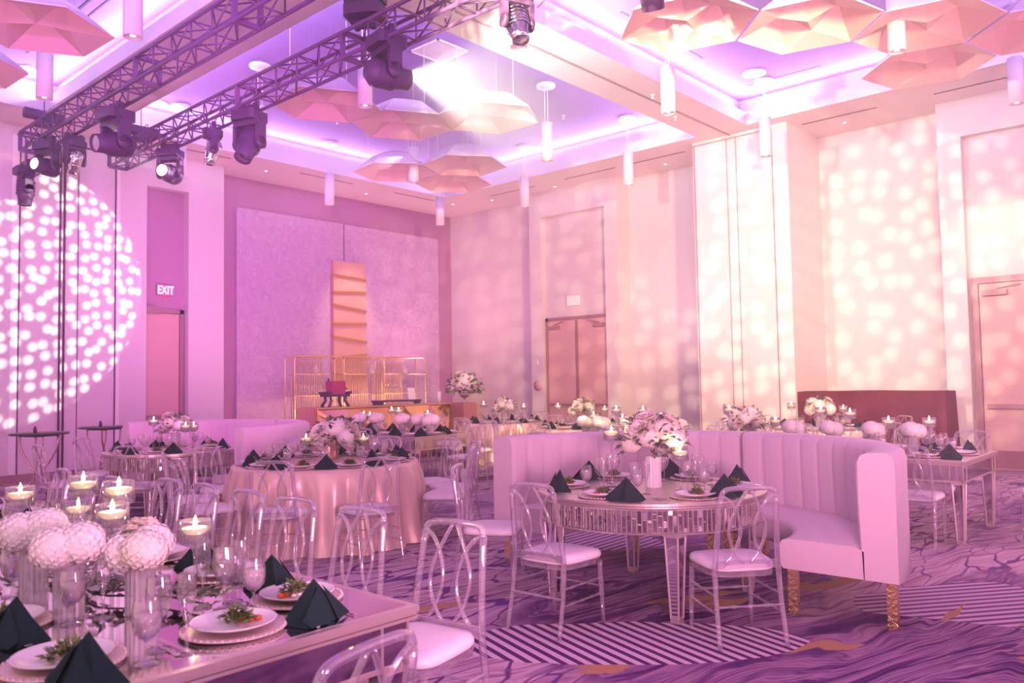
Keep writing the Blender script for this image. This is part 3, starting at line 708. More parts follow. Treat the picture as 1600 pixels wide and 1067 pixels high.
def hyd_vase(x, y, where, h=.20, tz=.77, s=1.0, n=1):
    vase(x, y, h, .045*s, 'ribbed clear glass cylinder vase ' + where, tz)
    t = thing('hydrangea_bunch', 'round white hydrangeas in ribbed vase ' + where, 'flowers', (x, y, tz+h+.045*s), 0, 'white hydrangea bunches')
    for i in range(3):
        a = i*2.1+x*7; put('hydrangea_bloom', HYD[(i+int(x*10)) % 3], t, (.042*s*math.cos(a), .042*s*math.sin(a), .01*i), (0, 0, i), s*.95)
    m = MB(); m.tube([(0, 0, -.03), (0, 0, -h-.01)], .004, 5); put('stem', cached(('stm', h), lambda: m.mesh('stem', M_leaf)), t)
    return t

# ---------------- tables
def mk_rect_table(W, L):
    """legs/apron/top of a mirrored rectangular table, x in [0,W], y in [0,L]"""
    D = {}
    m = MB(); m.bx(.03, W-.03, .03, L-.03, .755, .769); D['mirror_panel'] = m.mesh('mirror_panel', M_mirror)
    m = MB()
    for k, (o, z0, z1) in enumerate(((0, .748, .768), (.008, .735, .746), (.004, .722, .733))):
        m.bx(o, W-o, o, .035+o, z0, z1); m.bx(o, W-o, L-.035-o, L-o, z0, z1); m.bx(o, .035+o, .035, L-.035, z0, z1); m.bx(W-.035-o, W-o, .035, L-.035, z0, z1)
    D['top_rim'] = m.mesh('top_rim', M_silver)
    m = MB(); i = .03; z0, z1 = .575, .722
    for (a, b, c, d) in ((i, W-i, i, i+.02), (i, W-i, L-i-.02, L-i), (i, i+.02, i, L-i), (W-i-.02, W-i, i, L-i)): m.bx(a, b, c, d, z0, z1, 0)
    nseg = max(3, int(L/.4)); e = .004
    for (a, b, c, d) in ((i-e, W-i+e, i-e, i+.02+e), (i-e, W-i+e, L-i-.02-e, L-i+e), (i-e, i+.02+e, i-e, L-i+e), (W-i-.02-e, W-i+e, i-e, L-i+e)):
        m.bx(a, b, c, d, z0-.012, z0+.004, 1)
    for x in (i, W-i):
        for y in (i, L-i):
            for dx, dy in ((.115 if x < .5 else -.115, 0), (0, .115 if y < .5 else -.115), (0, 0)): m.box((x+dx, y+dy, .648), (.008, .008, .15), 1)
    D['apron'] = m.mesh('apron', [M_mirror, M_silver])
    return D
def mk_leg():
    m = MB(); m.box((0, 0, .30), (.098, .098, .52), 0, None, .55)
    for sx in (-1, 1):
        for sy in (-1, 1): m.bar((sx*.028, sy*.028, .03), (sx*.048, sy*.048, .56), .012, .012, 1)
    m.box((0, 0, .02), (.062, .062, .04), 1); m.box((0, 0, .555), (.11, .11, .022), 1); m.box((0, 0, .53), (.085, .085, .03), 1); m.box((0, 0, .61), (.10, .10, .10), 0)
    return m.mesh('leg', [M_mirror, M_silver])
LEG = mk_leg()
def rect_table(x, y, W, L, label):
    t = thing('mirrored_banquet_table', label, 'table', (x, y, 0), 0, 'mirrored banquet tables')
    D = cached(('rt', W, L), lambda: mk_rect_table(W, L))
    for k in D: put(k, D[k], t)
    for lx in (.085, W-.085):
        for ly in (.085, L-.085): put('leg', LEG, t, (lx, ly, 0))
    return t
def mk_round_table(r):
    D = {}; rnd = random.Random(4)
    m = MB(); m.lathe([(0, .758), (r-.03, .758), (r-.03, .769), (0, .769)], 64, smooth=False); D['mirror_panel'] = m.mesh('mirror_panel', M_mirror)
    m = MB(); m.lathe([(r-.035, .722), (r-.012, .722), (r-.008, .733), (r-.014, .735), (r-.004, .738), (r-.004, .747), (r-.012, .749), (r, .752), (r, .768), (r-.035, .770)], 96, smooth=False)
    m.lathe([(r-.055, .572), (r-.03, .568), (r-.026, .578), (r-.055, .580)], 96, smooth=False); D['top_rim'] = m.mesh('top_rim', M_silver)
    m = MB(); n = 150
    for k in range(n):
        a0 = 2*PI*k/n; a1 = 2*PI*(k+.86)/n; q = r-.042; j = rnd.uniform(-.004, .004); j2 = rnd.uniform(-.004, .004)
        z = .582; segs = sorted([rnd.uniform(.61, .70) for _ in range(2)])
        for za, zb in zip([.582]+segs, segs+[.720]):
            jj = rnd.uniform(-.003, .003)
            m.add([((q+j)*math.cos(a0), (q+j)*math.sin(a0), za+.002), ((q-j)*math.cos(a1), (q-j)*math.sin(a1), za+.002), ((q-j+jj)*math.cos(a1), (q-j+jj)*math.sin(a1), zb-.002), ((q+j+jj)*math.cos(a0), (q+j+jj)*math.sin(a0), zb-.002)], [(0, 1, 2, 3)], 0)
        am = 2*PI*(k+.93)/n; m.bar(((q+.004)*math.cos(am), (q+.004)*math.sin(am), .575), ((q+.004)*math.cos(am), (q+.004)*math.sin(am), .725), .006, .006, 1)
    m.lathe([(r-.055, .58), (r-.055, .722)], 64, 1, smooth=False, open_=True)
    D['apron'] = m.mesh('apron', [M_mirror, M_silver]); return D
def round_mirror_table(x, y, r, label, leg=.50):
    t = thing('mirrored_round_table', label, 'table', (x, y, 0), 0, 'mirrored round tables')
    D = cached(('rm', r), lambda: mk_round_table(r))
    for k in D: put(k, D[k], t)
    for sx in (-1, 1):
        for sy in (-1, 1): put('leg', LEG, t, (sx*leg, sy*leg, 0))
    return t
def cloth_table(x, y, r, label, seed=1, group='satin tablecloths'):
    rnd = random.Random(seed)
    m = MB(); n = 260; ph = [rnd.uniform(0, 6) for _ in range(4)]; vs = []; rows = [(r*.5, .772), (r*.96, .772), (r, .766), (r+.008, .74)]
    for k in range(1, 9): rows.append((None, .74-.735*k/8))
    for (q, z) in rows:
        for k in range(n):
            a = 2*PI*k/n
            if q is None:
                f = (.74-z)/.74; fold = .5*math.sin(17*a+ph[0]+.9*math.sin(3*a))+.38*math.sin(28*a+ph[1])+.25*math.sin(7*a+ph[2])
                qq = r+.008+f**.45*(.065+.075*fold)+(.05*f**6)
            else: qq = q
            vs.append((qq*math.cos(a), qq*math.sin(a), z))
    N = len(rows); fs = [(i*n+k, i*n+(k+1) % n, (i+1)*n+(k+1) % n, (i+1)*n+k) for i in range(N-1) for k in range(n)]; fs.append(tuple(range(n))[::-1])
    m.add(vs, [f[::-1] for f in fs], 0, True)
    o = put('tablecloth', m.mesh('tablecloth', M_satin), None, (x, y, 0)); return tag(o, label, 'tablecloth', group)

# ---------------- banquette
def banquette(cx, cyy, a0, a1, label, seams=7, ri=.93, ro=1.67, bi=1.43, top=1.08):
    t = thing('curved_banquette', label, 'sofa', (cx, cyy, 0), 0, 'curved pale banquette sections'); n = 144
    def arc(f, prof, mi=0, smooth=True):
        m = MB(); vs = []; N = len(prof(0))
        for i in range(n+1):
            u = i/n; a = R(a0+(a1-a0)*u)
            for (q, z) in prof(u): vs.append((q*math.cos(a), q*math.sin(a), z))
        m.add(vs, [(i*N+j, i*N+(j+1) % N, (i+1)*N+(j+1) % N, (i+1)*N+j) for i in range(n) for j in range(N)], 0, smooth)
        m.add(vs[:N], [tuple(range(N))], 0); m.add(vs[-N:], [tuple(range(N))[::-1]], 0); return m
    ap = lambda u: [(ri, .33), (ri+.02, .30), (bi+.04, .30), (bi+.04, .47), (bi-.02, .495), (ri+.05, .495), (ri+.015, .485), (ri, .46)]
    m = arc(0, ap); put('seat', m.mesh('seat', M_velvet), t)
    def bp(u):
        c = abs(math.sin(PI*u*seams)); e = .026*(c**.32)
        return [(bi+.03-e, .42), (bi+.02-e, .8), (bi+.02-e, top-.06), (bi+.04-e*.6, top-.018), (bi+.08, top), (ro-.05, top), (ro-.012, top-.02), (ro, top-.07), (ro, .30), (bi+.035, .30)]
    m = arc(0, bp); put('backrest', m.mesh('backrest', M_velvet), t)
    lg = cached('goldleg', lambda: MB().box((0, 0, .15), (.058, .058, .30)).mesh('leg', mat('crinkled_gold', (.98, .74, .34), .08, 1.0, bump=1.0, bscale=34)))
    ins = 3 if a1 > a0 else -3
    for a in (a0+4*ins/3, a1-4*ins/3):
        for q in (ri+.06, ro-.07): put('leg', lg, t, (q*math.cos(R(a)), q*math.sin(R(a)), 0), (0, 0, R(a)))
    return t
# ================================================================== layout
def pol(cx, cyy, r, deg): return cx+r*math.cos(R(deg)), cyy+r*math.sin(R(deg))

# --- mirrored round table inside the pleated banquette (the middle of the picture)
T1 = (5.10, 3.28)
round_mirror_table(*T1, .82, 'round table with mosaic mirror apron in front of the pleated pink banquette')
banquette(5.2, 3.28, -90, 1.5, 'pleated pale banquette half on gold legs, the one ending beside the brown-gold leg at right', 12)
banquette(5.2, 3.28, 90, 2.5, 'pleated pale banquette half on gold legs, the one behind the left acrylic chair', 12)
chair(4.10, 3.34, 2, 'left of the mirrored round table, seen from its side')
chair(4.60, 2.38, 50, 'at the mirrored round table, just left of the banquette end')
chair(4.52, 4.33, -58, 'behind the mirrored round table, against the banquette end')
W1 = 'the mirrored round table, '
for dg, wh in ((181, 'place before the side-on acrylic chair'), (242, 'place before the chair by the banquette'), (300, 'place by the banquette end'), (0, 'place deepest in the banquette'), (60, 'place at the back of the banquette'), (121, 'place before the chair against the banquette')):
    px_, py_ = pol(*T1, .60, dg); setting(px_, py_, dg+180, W1+wh, 3, (.21, -.03, 14, 1.12))
bouquet(5.12, 3.26, 1.09, .25, 3, 'white and cream bouquet with eucalyptus on the mirrored round table', 9, 10, 150)
vase(5.12, 3.26, .22, .055, 'frosted cylinder vase under the bouquet on the mirrored round table', mt=M_cush)
candle(4.97, 3.52, .34, 'left of the bouquet on the mirrored round table', lamp=2.0)
candle(5.06, 3.00, .21, 'in front of the bouquet on the mirrored round table', lamp=2.0)
candle(5.42, 3.42, .40, 'behind the bouquet on the mirrored round table')

# --- long mirrored tables at the front
rect_table(.70, 2.22, 1.24, 2.42, 'mirrored banquet table with silver rim nearest the camera, laid for dinner')
rect_table(.70, 4.66, 1.24, 2.42, 'mirrored banquet table continuing behind the nearest one, under the tall candles')
FT = 'the nearest mirrored table, '
for k, (y, dgr) in enumerate(((2.68, 188), (3.38, 184), (3.98, 186), (4.52, 180), (5.06, 180), (5.55, 182), (6.05, 178), (6.52, 181), (7.02, 177))):
    nm = ('first', 'second', 'third', 'fourth', 'fifth', 'sixth', 'seventh', 'eighth', 'ninth')[k]
    chair(2.33-(.18 if k > 5 else 0)-(.0 if k else 0), y, dgr, nm + ' in the row down the long side of the nearest table')
chair(1.20, 1.87, 100, 'at the short end of the nearest table, cut off')
setting(1.36, 2.46, 90, FT+'short-end place', 3, (.235, -.10, 18), skip=())
for k, y in enumerate((2.62, 3.20, 3.78, 4.32)):
    setting(1.70, y, 180, FT+('first', 'second', 'third', 'fourth')[k]+' place on the chair-row side', 3, (.205, -.02, 8))
for k, y in enumerate((2.54, 3.12, 3.70)):
    setting(.88, y, 0, FT+('first', 'second', 'third')[k]+' place on the frame-edge side', 3, (.21, -.01, 8))
for k, y in enumerate((4.95, 5.5, 6.05, 6.6)):
    setting(1.70, y, 180, 'the second long mirrored table, '+('first', 'second', 'third', 'fourth')[k]+' place on the chair-row side', 1, (.2, 0, 5))
for x, y, h, wh, lp in ((1.33, 3.34, .235, 'between the two hydrangea bunches on the nearest table', 2.4), (1.60, 3.20, .15, 'beside the dark napkins on the nearest table', 2.4),
                        (1.43, 3.91, .30, 'tallest at the back left of the nearest table', 1.8), (1.44, 3.55, .30, 'behind the middle candle on the nearest table', 1.8), (1.30, 4.32, .235, 'at the picture edge over the nearest table', 1.8), (1.55, 4.30, .14, 'lowest, half behind hydrangeas on the nearest table', 0),
                        (1.30, 5.3, .25, 'on the second long mirrored table, near its middle', 0), (1.34, 6.1, .18, 'on the second long mirrored table, far half', 0)):
    candle(x, y, h, wh, lamp=lp)
for x, y, h, wh, s in ((1.05, 3.33, .21, 'at the left of the nearest table', 1.0), (1.06, 3.02, .19, 'middle of the three on the nearest table', 1.0), (1.25, 2.90, .165, 'under the cream rosebuds on the nearest table', 1.0), (1.2, 5.0, .18, 'at the start of the second long table', 1.0), (1.3, 5.8, .18, 'far along the second long table', 1.0)):
    hyd_vase(x, y, wh, h, s=1.05*s)
bd = thing('cream_rosebuds', 'small cream rosebuds and leaf sprig above the hydrangeas on nearest table', 'flowers', (1.26, 2.93, 1.055))
for i, (dx, dy, dz) in enumerate(((-.03, 0, 0), (.0, .01, .018), (.03, .0, .016))): put('rose', ROSE[0], bd, (dx, dy, dz), (.2*i, .1, i), .62)
m = MB(); rg = random.Random(5)
for i in range(14): leafquad(m, (rg.uniform(-.05, .05), rg.uniform(-.02, .02), -.005), (rg.uniform(-1, 1), rg.uniform(-1, 1), .2), .05, .018, rg.randrange(2), rg)
m.tube([(-.05, 0, -.01), (.05, 0, -.01)], .003, 5, 1)
put('leaf_sprig', m.mesh('leaf_sprig', [M_leaf, M_leafd]), bd)
def garland(pts, n, seed, label):
    rg = random.Random(seed); m = MB(); cp = crom([(*p, .792) for p in pts], 8); m.tube(cp, .004, 5, 1)
    for i in range(n):
        c = cp[rg.randrange(len(cp))]; leafquad(m, c+Vector((rg.uniform(-.06, .06), rg.uniform(-.06, .06), rg.uniform(.008, .05))), (rg.uniform(-1, 1), rg.uniform(-1, 1), rg.uniform(.15, .6)), rg.uniform(.04, .075), rg.uniform(.022, .038), rg.randrange(2), rg, .35)
    o = put('eucalyptus_garland', m.mesh('eucalyptus_garland', [M_leaf, M_leafd])); return tag(o, label, 'garland')
garland([(1.42, 2.72), (1.36, 3.0), (1.22, 3.22), (1.30, 3.7), (1.22, 4.2)], 210, 2, 'eucalyptus garland lying along the middle of the nearest mirrored table')

# --- champagne-clothed round table
T2 = (4.95, 7.08)
def plain_table(x, y, r, label):
    t = thing('round_table', label, 'table', (x, y, 0), 0, 'round tables under the satin cloths')
    m = MB(); m.lathe([(0, .73), (r-.02, .73), (r-.02, .758), (0, .758)], 32); put('tabletop', m.mesh('tabletop', M_blk), t)
    for k in range(4):
        m = MB(); a = R(45+90*k); m.tube([(.5*math.cos(a), .5*math.sin(a), 0), (.42*math.cos(a), .42*math.sin(a), .73)], .016, 6); put('leg', m.mesh('leg', M_steel), t)
cloth_table(*T2, .93, 'champagne satin cloth to the floor on the round table between the long tables', 3)
plain_table(*T2, .93, 'round folding table hidden under the champagne satin cloth')
CH2 = ((217, 'in front, left'), (251, 'in front, right'), (299, 'with seat towards the right-hand folds'), (325, 'at right, nearer'), (352, 'at right, farther'), (28, 'behind, right'), (72, 'behind the bouquet'), (112, 'behind, left'), (147, 'at far left'), (180, 'at left, side-on'))
for dg, wh in CH2:
    x, y = pol(*T2, 1.30, dg); chair(x, y, dg+180+(7 if dg % 2 else -6), wh+' of the champagne-clothed table')
for k, (dg, wh) in enumerate(CH2):
    x, y = pol(*T2, .73, dg); setting(x, y, dg+180, 'the champagne table, place '+wh, 2, (.235, .0, 10), tz=.775)
bouquet(5.15, 7.22, .985, .28, 4, 'large white bouquet with greenery on the champagne-clothed table', 9, 6, 170)
vase(5.15, 7.28, .20, .07, 'mirrored vase under the bouquet on the champagne-clothed table', .775, mt=M_rose, name='metal_vase')
candle(4.93, 7.42, .16, 'left of the bouquet on the champagne-clothed table', .775, .5); candle(5.30, 7.55, .26, 'behind the bouquet on the champagne-clothed table', .775); candle(5.45, 7.12, .14, 'right of the bouquet on the champagne-clothed table', .775, .5)

# --- second mirrored round table with its banquette
T3 = (4.80, 10.25)
round_mirror_table(*T3, .80, 'round table with mirrored apron beside the dark high cocktail tables')
banquette(4.9, 10.3, -90, 1.0, 'plain pale banquette half whose outside faces the camera, before the feature wall', 5)
banquette(4.9, 10.3, 90, 2.0, 'pale banquette half below the EXIT door, behind the small round table', 5)
chair(4.05, 9.42, 45, 'before the far round table, back to the camera'); chair(4.32, 11.25, -55, 'at the far round table near the cocktail tables'); chair(3.55, 10.35, 0, 'side-on at the far round table, below the first cocktail table'); 
for dg, wh in ((228, 'place before the back-turned chair'), (180, 'place before the side-on chair'), (125, 'place towards the cocktail tables'), (60, 'back place by the banquette'), (0, 'place deepest in the banquette'), (300, 'place by the outer banquette arm')):
    x, y = pol(*T3, .58, dg); setting(x, y, dg+180, 'the far round table, '+wh, 2, (.21, -.02, 10))
bouquet(4.95, 10.45, 1.04, .22, 6, 'white bouquet on the far mirrored round table by the banquette', 7, 6, 130)
vase(4.95, 10.45, .20, .06, 'clear vase under the bouquet on the far mirrored round table')
candle(4.80, 10.75, .30, 'tall, left of the bouquet on the far mirrored round table'); candle(4.93, 10.12, .24, 'before the bouquet on the far mirrored round table', lamp=.5); candle(5.2, 10.45, .22, 'right of the bouquet on the far mirrored round table')

# --- mirrored tables near the bar and by the wall
rect_table(7.96, 9.17, 1.24, 2.42, 'mirrored banquet table standing in front of the faceted gold bar')
rect_table(8.25, 1.94, 1.30, 2.42, 'mirrored rectangular table in front of the dark draped counter')
rect_table(8.25, 4.40, 1.30, 2.42, 'mirrored rectangular table right behind the pleated banquette')
ORD = ('first', 'second', 'third', 'fourth', 'fifth', 'sixth', 'seventh', 'eighth')
for k, y in enumerate((9.5, 10.1, 10.7, 11.3)):
    chair(7.55, y, 0, ORD[k]+' on the near side of the table before the gold bar', False); chair(9.60, y, 180, ORD[k]+' on the far side of the table before the gold bar', False)
    setting(8.2, y, 0, 'the table before the gold bar, near side, %s place' % ORD[k], 1, (.2, 0, 5)); setting(8.96, y, 180, 'the table before the gold bar, far side, %s place' % ORD[k], 1, (.2, 0, 5))
chair(8.6, 8.75, 88, 'at the short end of the table before the gold bar', False)
setting(8.55, 9.36, 90, 'the table before the gold bar, short-end place', 1, (.2, 0, 5))
for k, (y, h) in enumerate(((9.55, .26), (9.95, .20), (10.25, .30), (10.6, .30), (11.0, .22), (11.35, .22))):
    candle(8.62+(.08 if k % 2 else -.06), y, h, ORD[k]+' along the table before the gold bar')
for k, y in enumerate((9.42, 9.78, 10.1, 10.85, 11.2)): hyd_vase(8.5+(.07 if k % 2 else 0), y, ORD[k]+' along the table before the gold bar', .16, s=1.25)
for k, y in enumerate((2.33, 2.97, 3.62, 4.25, 4.85, 5.45, 6.05, 6.6)):
    tn = 'of the wall-side mirrored tables'
    chair(8.02 if k != 0 else 8.08, y, 0 if k else 4, ORD[k]+' on the banquette side '+tn, k < 2); chair(9.98, y, 180, ORD[k]+' on the wall side '+tn, k < 1)
    setting(8.50, y, 0, 'the banquette side '+tn+', %s place' % ORD[k], 2 if k < 2 else 1, (.2, 0, 5)); setting(9.30, y, 180, 'the wall side '+tn+', %s place' % ORD[k], 2 if k < 1 else 1, (.2, 0, 5))
chair(9.05, 1.42, 92, 'at the short end of the table before the draped counter')
setting(8.92, 2.14, 90, 'the short end of the table before the draped counter', 1, (.21, -.02, 6))
for k, (x, y, h) in enumerate(((8.95, 2.42, .26), (8.85, 2.78, .26), (8.8, 3.15, .34), (8.9, 3.5, .36), (8.85, 4.0, .24), (8.98, 4.3, .30), (8.95, 4.62, .36), (8.85, 5.5, .26), (8.9, 5.8, .34), (8.8, 6.05, .24), (8.95, 6.25, .34), (8.85, 6.55, .26))):
    candle(x, y, h, ('first', 'second', 'third', 'fourth', 'fifth', 'sixth', 'seventh', 'eighth', 'ninth', 'tenth', 'eleventh', 'twelfth')[k]+' from the frame edge on the wall-side mirrored tables', lamp=0)
for k, (x, y) in enumerate(((8.82, 2.55), (8.8, 2.92), (8.78, 3.35), (8.75, 3.75), (8.8, 5.25), (8.78, 5.65), (8.8, 5.95), (8.75, 6.35), (8.8, 6.65))):
    hyd_vase(x, y, ('first', 'second', 'third', 'fourth', 'fifth', 'sixth', 'seventh', 'eighth', 'ninth')[k]+' from the frame edge on the wall-side tables', .17, s=1.15)
bouquet(8.95, 4.42, 1.02, .24, 5, 'large blush bouquet below the partition wall, behind the banquette', 8, 6, 130)
vase(8.95, 4.42, .18, .06, 'clear vase under the blush bouquet behind the banquette')

# --- farther clothed round tables between the bar and the portal doors
for (cx, cyy, nmx, sd) in ((11.1, 8.45, 'the clothed table before the portal doors', 8), (11.9, 11.0, 'the clothed table beside the flower pier', 9), (12.4, 4.9, 'the clothed table before the sliding partition', 10)):
    cloth_table(cx, cyy, .85, 'satin cloth on '+nmx, sd)
    bouquet(cx, cyy, 1.04, .26, sd, 'white bouquet in the middle of '+nmx, 7, 4, 110)
    vase(cx, cyy, .20, .06, 'clear vase in the middle of '+nmx, .775)
    for k in range(8):
        dg = k*45+12; x, y = pol(cx, cyy, 1.28, dg); wh = ('wall-ward', 'wall-and-bar-ward', 'bar-ward', 'bar-and-lounge-ward', 'lounge-ward', 'camera-left', 'camera-ward', 'door-and-camera-ward')[k]
        chair(x, y, dg+180, wh+' seat of '+nmx, False)
        x, y = pol(cx, cyy, .62, dg); setting(x, y, dg+180, wh+' place of '+nmx, 1, (.2, 0, 5), .775)
    for k, (dx, dy, h) in enumerate(((-.2, .25, .30), (.22, -.2, .24), (.25, .2, .34))): candle(cx+dx*1.3, cyy+dy*1.3, h, ORD[k]+' around the bouquet on '+nmx, .775)

# --- high cocktail tables
def cocktail(x, y, label, vl):
    t = thing('cocktail_table', label, 'high table', (x, y, 0), .3, None)
    m = MB(); m.lathe([(0, .985), (.34, .985), (.345, .995), (.34, 1.01), (0, 1.01)], 36); m.box((0, 0, .972), (.32, .32, .02)); put('tabletop', m.mesh('tabletop', M_blk), t)
    for k in range(4):
        a = R(45+90*k); m = MB(); b = a+PI*.92
        pts = [(.22*math.cos(a), .22*math.sin(a), .97), (.20*math.cos(a), .20*math.sin(a), .80), (.08*math.cos(a+.5), .08*math.sin(a+.5), .56), (.08*math.cos(b-.4), .08*math.sin(b-.4), .42), (.22*math.cos(b), .22*math.sin(b), .18), (.27*math.cos(b), .27*math.sin(b), 0)]
        m.tube(crom(pts, 4), .012, 7); put('leg', m.mesh('leg', M_tubem), t)
    m = MB(); m.lathe([(0, 0), (.022, 0), (.022, .06), (.012, .062), (.012, .085), (0, .085)], 12); o = put('votive_holder', m.mesh('votive_holder', M_blk), None, (x-.05, y, 1.01)); tag(o, 'small dark holder standing on the '+vl+' cocktail table', 'votive holder')
cocktail(3.70, 11.60, 'dark round high cocktail table by the dotted light wall, nearer one', 'nearer'); cocktail(4.85, 12.5, 'dark round high cocktail table half behind the banquette', 'farther')

# --- gold faceted bar
bar = thing('gold_bar', 'long faceted mirror-gold bar counter before the feature wall', 'bar', (0, 0, 0))
m = MB(); xb = [8.6, 9.15, 9.7, 10.3, 10.9, 11.5, 12.0, 12.5]; F = 13.25
top = [(9.05, F, 1.10), (9.4, F, 1.10), (10.12, F, 1.10), (11.2, F, 1.10), (11.95, F, 1.10), (12.55, F, 1.10)]
mid = [(9.05, F, .45), (9.65, F-.42, .62), (10.12, F-.10, .80), (10.75, F-.48, .55), (11.55, F-.12, .70), (12.0, F-.50, .42), (12.55, F-.05, .60)]
bot = [(9.05, F, 0), (9.5, F, 0), (10.1, F-.1, 0), (10.9, F, 0), (11.6, F-.1, 0), (12.1, F, 0), (12.55, F, 0)]
V = top+mid+bot; o1, o2 = 6, 13
tri = [(0, o1, o1+1), (0, o1+1, 1), (1, o1+1, 2), (2, o1+1, o1+2), (2, o1+2, o1+3), (2, o1+3, 3), (3, o1+3, o1+4), (3, o1+4, 4), (4, o1+4, o1+5), (4, o1+5, 5), (5, o1+5, o1+6)]
for i in range(6): tri += [(o1+i, o2+i, o1+i+1), (o1+i+1, o2+i, o2+i+1)]
m.add(V, tri, 0); put('faceted_front', m.mesh('faceted_front', mat('facet_gold', (.92, .56, .26), .14, 1.0)), bar)
m = MB(); m.bx(9.05, 12.55, F+.01, 13.95, 0, 1.10); put('counter_body', m.mesh('counter_body', M_rose), bar)
m = MB(); m.bx(9.03, 12.57, F-.02, 13.97, 1.10, 1.13); put('bar_top', m.mesh('bar_top', mat('bar_top_gold', (.85, .56, .34), .25, .7)), bar)
pier = thing('flower_pier', 'rose-gold square pier at the end of the gold bar', 'plinth', (13.05, 13.25, 0))
m = MB(); m.bx(-.30, .12, -.22, .22, 0, 1.12); put('pier_body', m.mesh('pier_body', mat('rose_lacquer', (.62, .30, .28), .25, .3)), pier); m = MB(); m.bx(.13, .32, -.20, .20, 0, 1.10); put('pier_side', m.mesh('pier_side', M_silver), pier)
m = MB(); m.lathe([(0, 0), (.08, 0), (.02, .05), (.02, .09), (.10, .13), (.15, .22), (.14, .22), (.09, .14), (0, .12)], 24); o = put('silver_urn', m.mesh('silver_urn', M_chrome), None, (13.0, 13.25, 1.12)); tag(o, 'silver footed urn on the pier at the end of the bar', 'urn')
bouquet(13.0, 13.25, 1.45, .40, 7, 'big white rose and hydrangea arrangement in the urn by the bar', 13, 10, 230)
m = MB(); m.lathe([(0, 0), (.045, 0), (.045, .25), (0, .25)], 14); o = put('pillar_candle', m.mesh('pillar_candle', M_cush), None, (12.50, 13.55, 1.131)); tag(o, 'white pillar candle on the end of the gold bar', 'candle')
# stand with magenta box, bottles, card
st = thing('dark_stand', 'dark carved stand on the gold bar carrying a magenta box', 'stand', (9.72, 13.6, 1.13))
m = MB(); m.bx(-.26, .26, -.15, .15, .20, .25); m.bx(-.28, -.20, -.17, .17, .25, .30); m.bx(.20, .28, -.17, .17, .25, .30); put('stand_top', m.mesh('stand_top', M_fix), st)
for sx in (-1, 1):
    for sy in (-1, 1): m = MB(); m.tube([(sx*.18, sy*.1, .22), (sx*.16, sy*.1, .12), (sx*.24, sy*.13, 0)], .028, 6); put('leg', m.mesh('leg', M_fix), st)
m = MB(); m.bx(-.15, .17, -.11, .11, 0, .26); o = put('magenta_box', m.mesh('magenta_box', mat('magenta_card', (.42, .04, .16), .4)), None, (9.72, 13.6, 1.381)); tag(o, 'magenta gift box sitting on the dark stand on the bar', 'box')
m = MB(); m.lathe([(0, 0), (.05, 0), (.055, .02), (.055, .20), (.02, .28), (.018, .36), (0, .36)], 14); o = put('bottle', m.mesh('bottle', mat('dark_bottle', (.05, .02, .09), .15)), None, (10.65, 15.15, 1.355)); tag(o, 'dark bottle with pale label on the back bar shelf', 'bottle')
m = MB(); m.box((0, -.056, .11), (.07, .006, .09)); put('bottle_label', m.mesh('bottle_label', M_white), o)
m = MB(); m.lathe([(0, 0), (.04, .0), (.085, .06), (.085, .10), (.03, .16), (.02, .22), (0, .22)], 16); o = put('bottle', m.mesh('bottle', mat('dark_bottle', (.05, .02, .09), .15)), None, (11.08, 15.15, 1.355)); tag(o, 'round squat dark bottle on the back bar shelf', 'bottle')
m = MB(); m.box((0, -.085, .08), (.08, .006, .04)); put('bottle_label', m.mesh('bottle_label', M_white), o)
m = MB(); m.bar((0, 0, 0), (0, .05, .34), .20, .01); o = put('menu_card', m.mesh('menu_card', M_white), None, (11.75, 13.6, 1.135)); tag(o, 'blank white upright card standing on the gold bar', 'card')
m = MB(); m.bx(-.6, .6, -.12, .12, .05, .09); m.bx(-.58, -.44, -.1, .1, 0, .05); m.bx(.44, .58, -.1, .1, 0, .05); o = put('serving_tray', m.mesh('serving_tray', M_fix), None, (11.35, 13.65, 1.131)); tag(o, 'low dark footed tray on the gold bar', 'tray')

# --- back bar shelving units
def shelf_unit(x0, x1, y, rods, label, top=2.20):
    t = thing('gold_shelf_unit', label, 'shelf', ((x0+x1)/2, y, 0)); w_ = (x1-x0)/2
    m = MB()
    for yy in (-.18, .18):
        m.tube([(-w_, yy, 0), (-w_, yy, top-.08), (-w_+.025, yy, top-.02), (-w_+.08, yy, top), (w_-.08, yy, top), (w_-.025, yy, top-.02), (w_, yy, top-.08), (w_, yy, 0)], .014, 7)
    put('frame', m.mesh('frame', M_goldw), t)
    m = MB()
    for k in range(rods[2]):
        x = rods[0]+(rods[1]-rods[0])*k/(rods[2]-1)-(x0+x1)/2; m.tube([(x, .18, 0), (x, .18, top-.10), (x+.02, .12, top-.01), (x+.02, -.17, top)], .010, 5)
    put('rods', m.mesh('rods', M_goldw), t)
    for z in (.88, 1.34, 1.80):
        m = MB(); m.bx(-w_, w_, -.18, .18, z, z+.012); put('shelf_board', m.mesh('shelf_board', clear_mat('shelf_glass', (.96, .9, .93), .15) if 'shelf_glass' not in MATS else MATS['shelf_glass']), t)
        m = MB(); m.tube([(-w_-.03, -.19, z+.005), (w_+.03, -.19, z+.005)], .011, 6); put('shelf_rail', m.mesh('shelf_rail', M_goldw), t)
shelf_unit(9.70, 10.92, 15.2, (9.85, 10.62, 13), 'gold tube shelving unit at the left of the back bar')
shelf_unit(10.98, 12.06, 15.2, (11.05, 11.9, 15), 'gold tube shelving unit in the middle under the copper panel')
shelf_unit(12.12, 13.40, 15.2, (12.2, 12.95, 13), 'gold tube shelving unit at the right of the back bar')
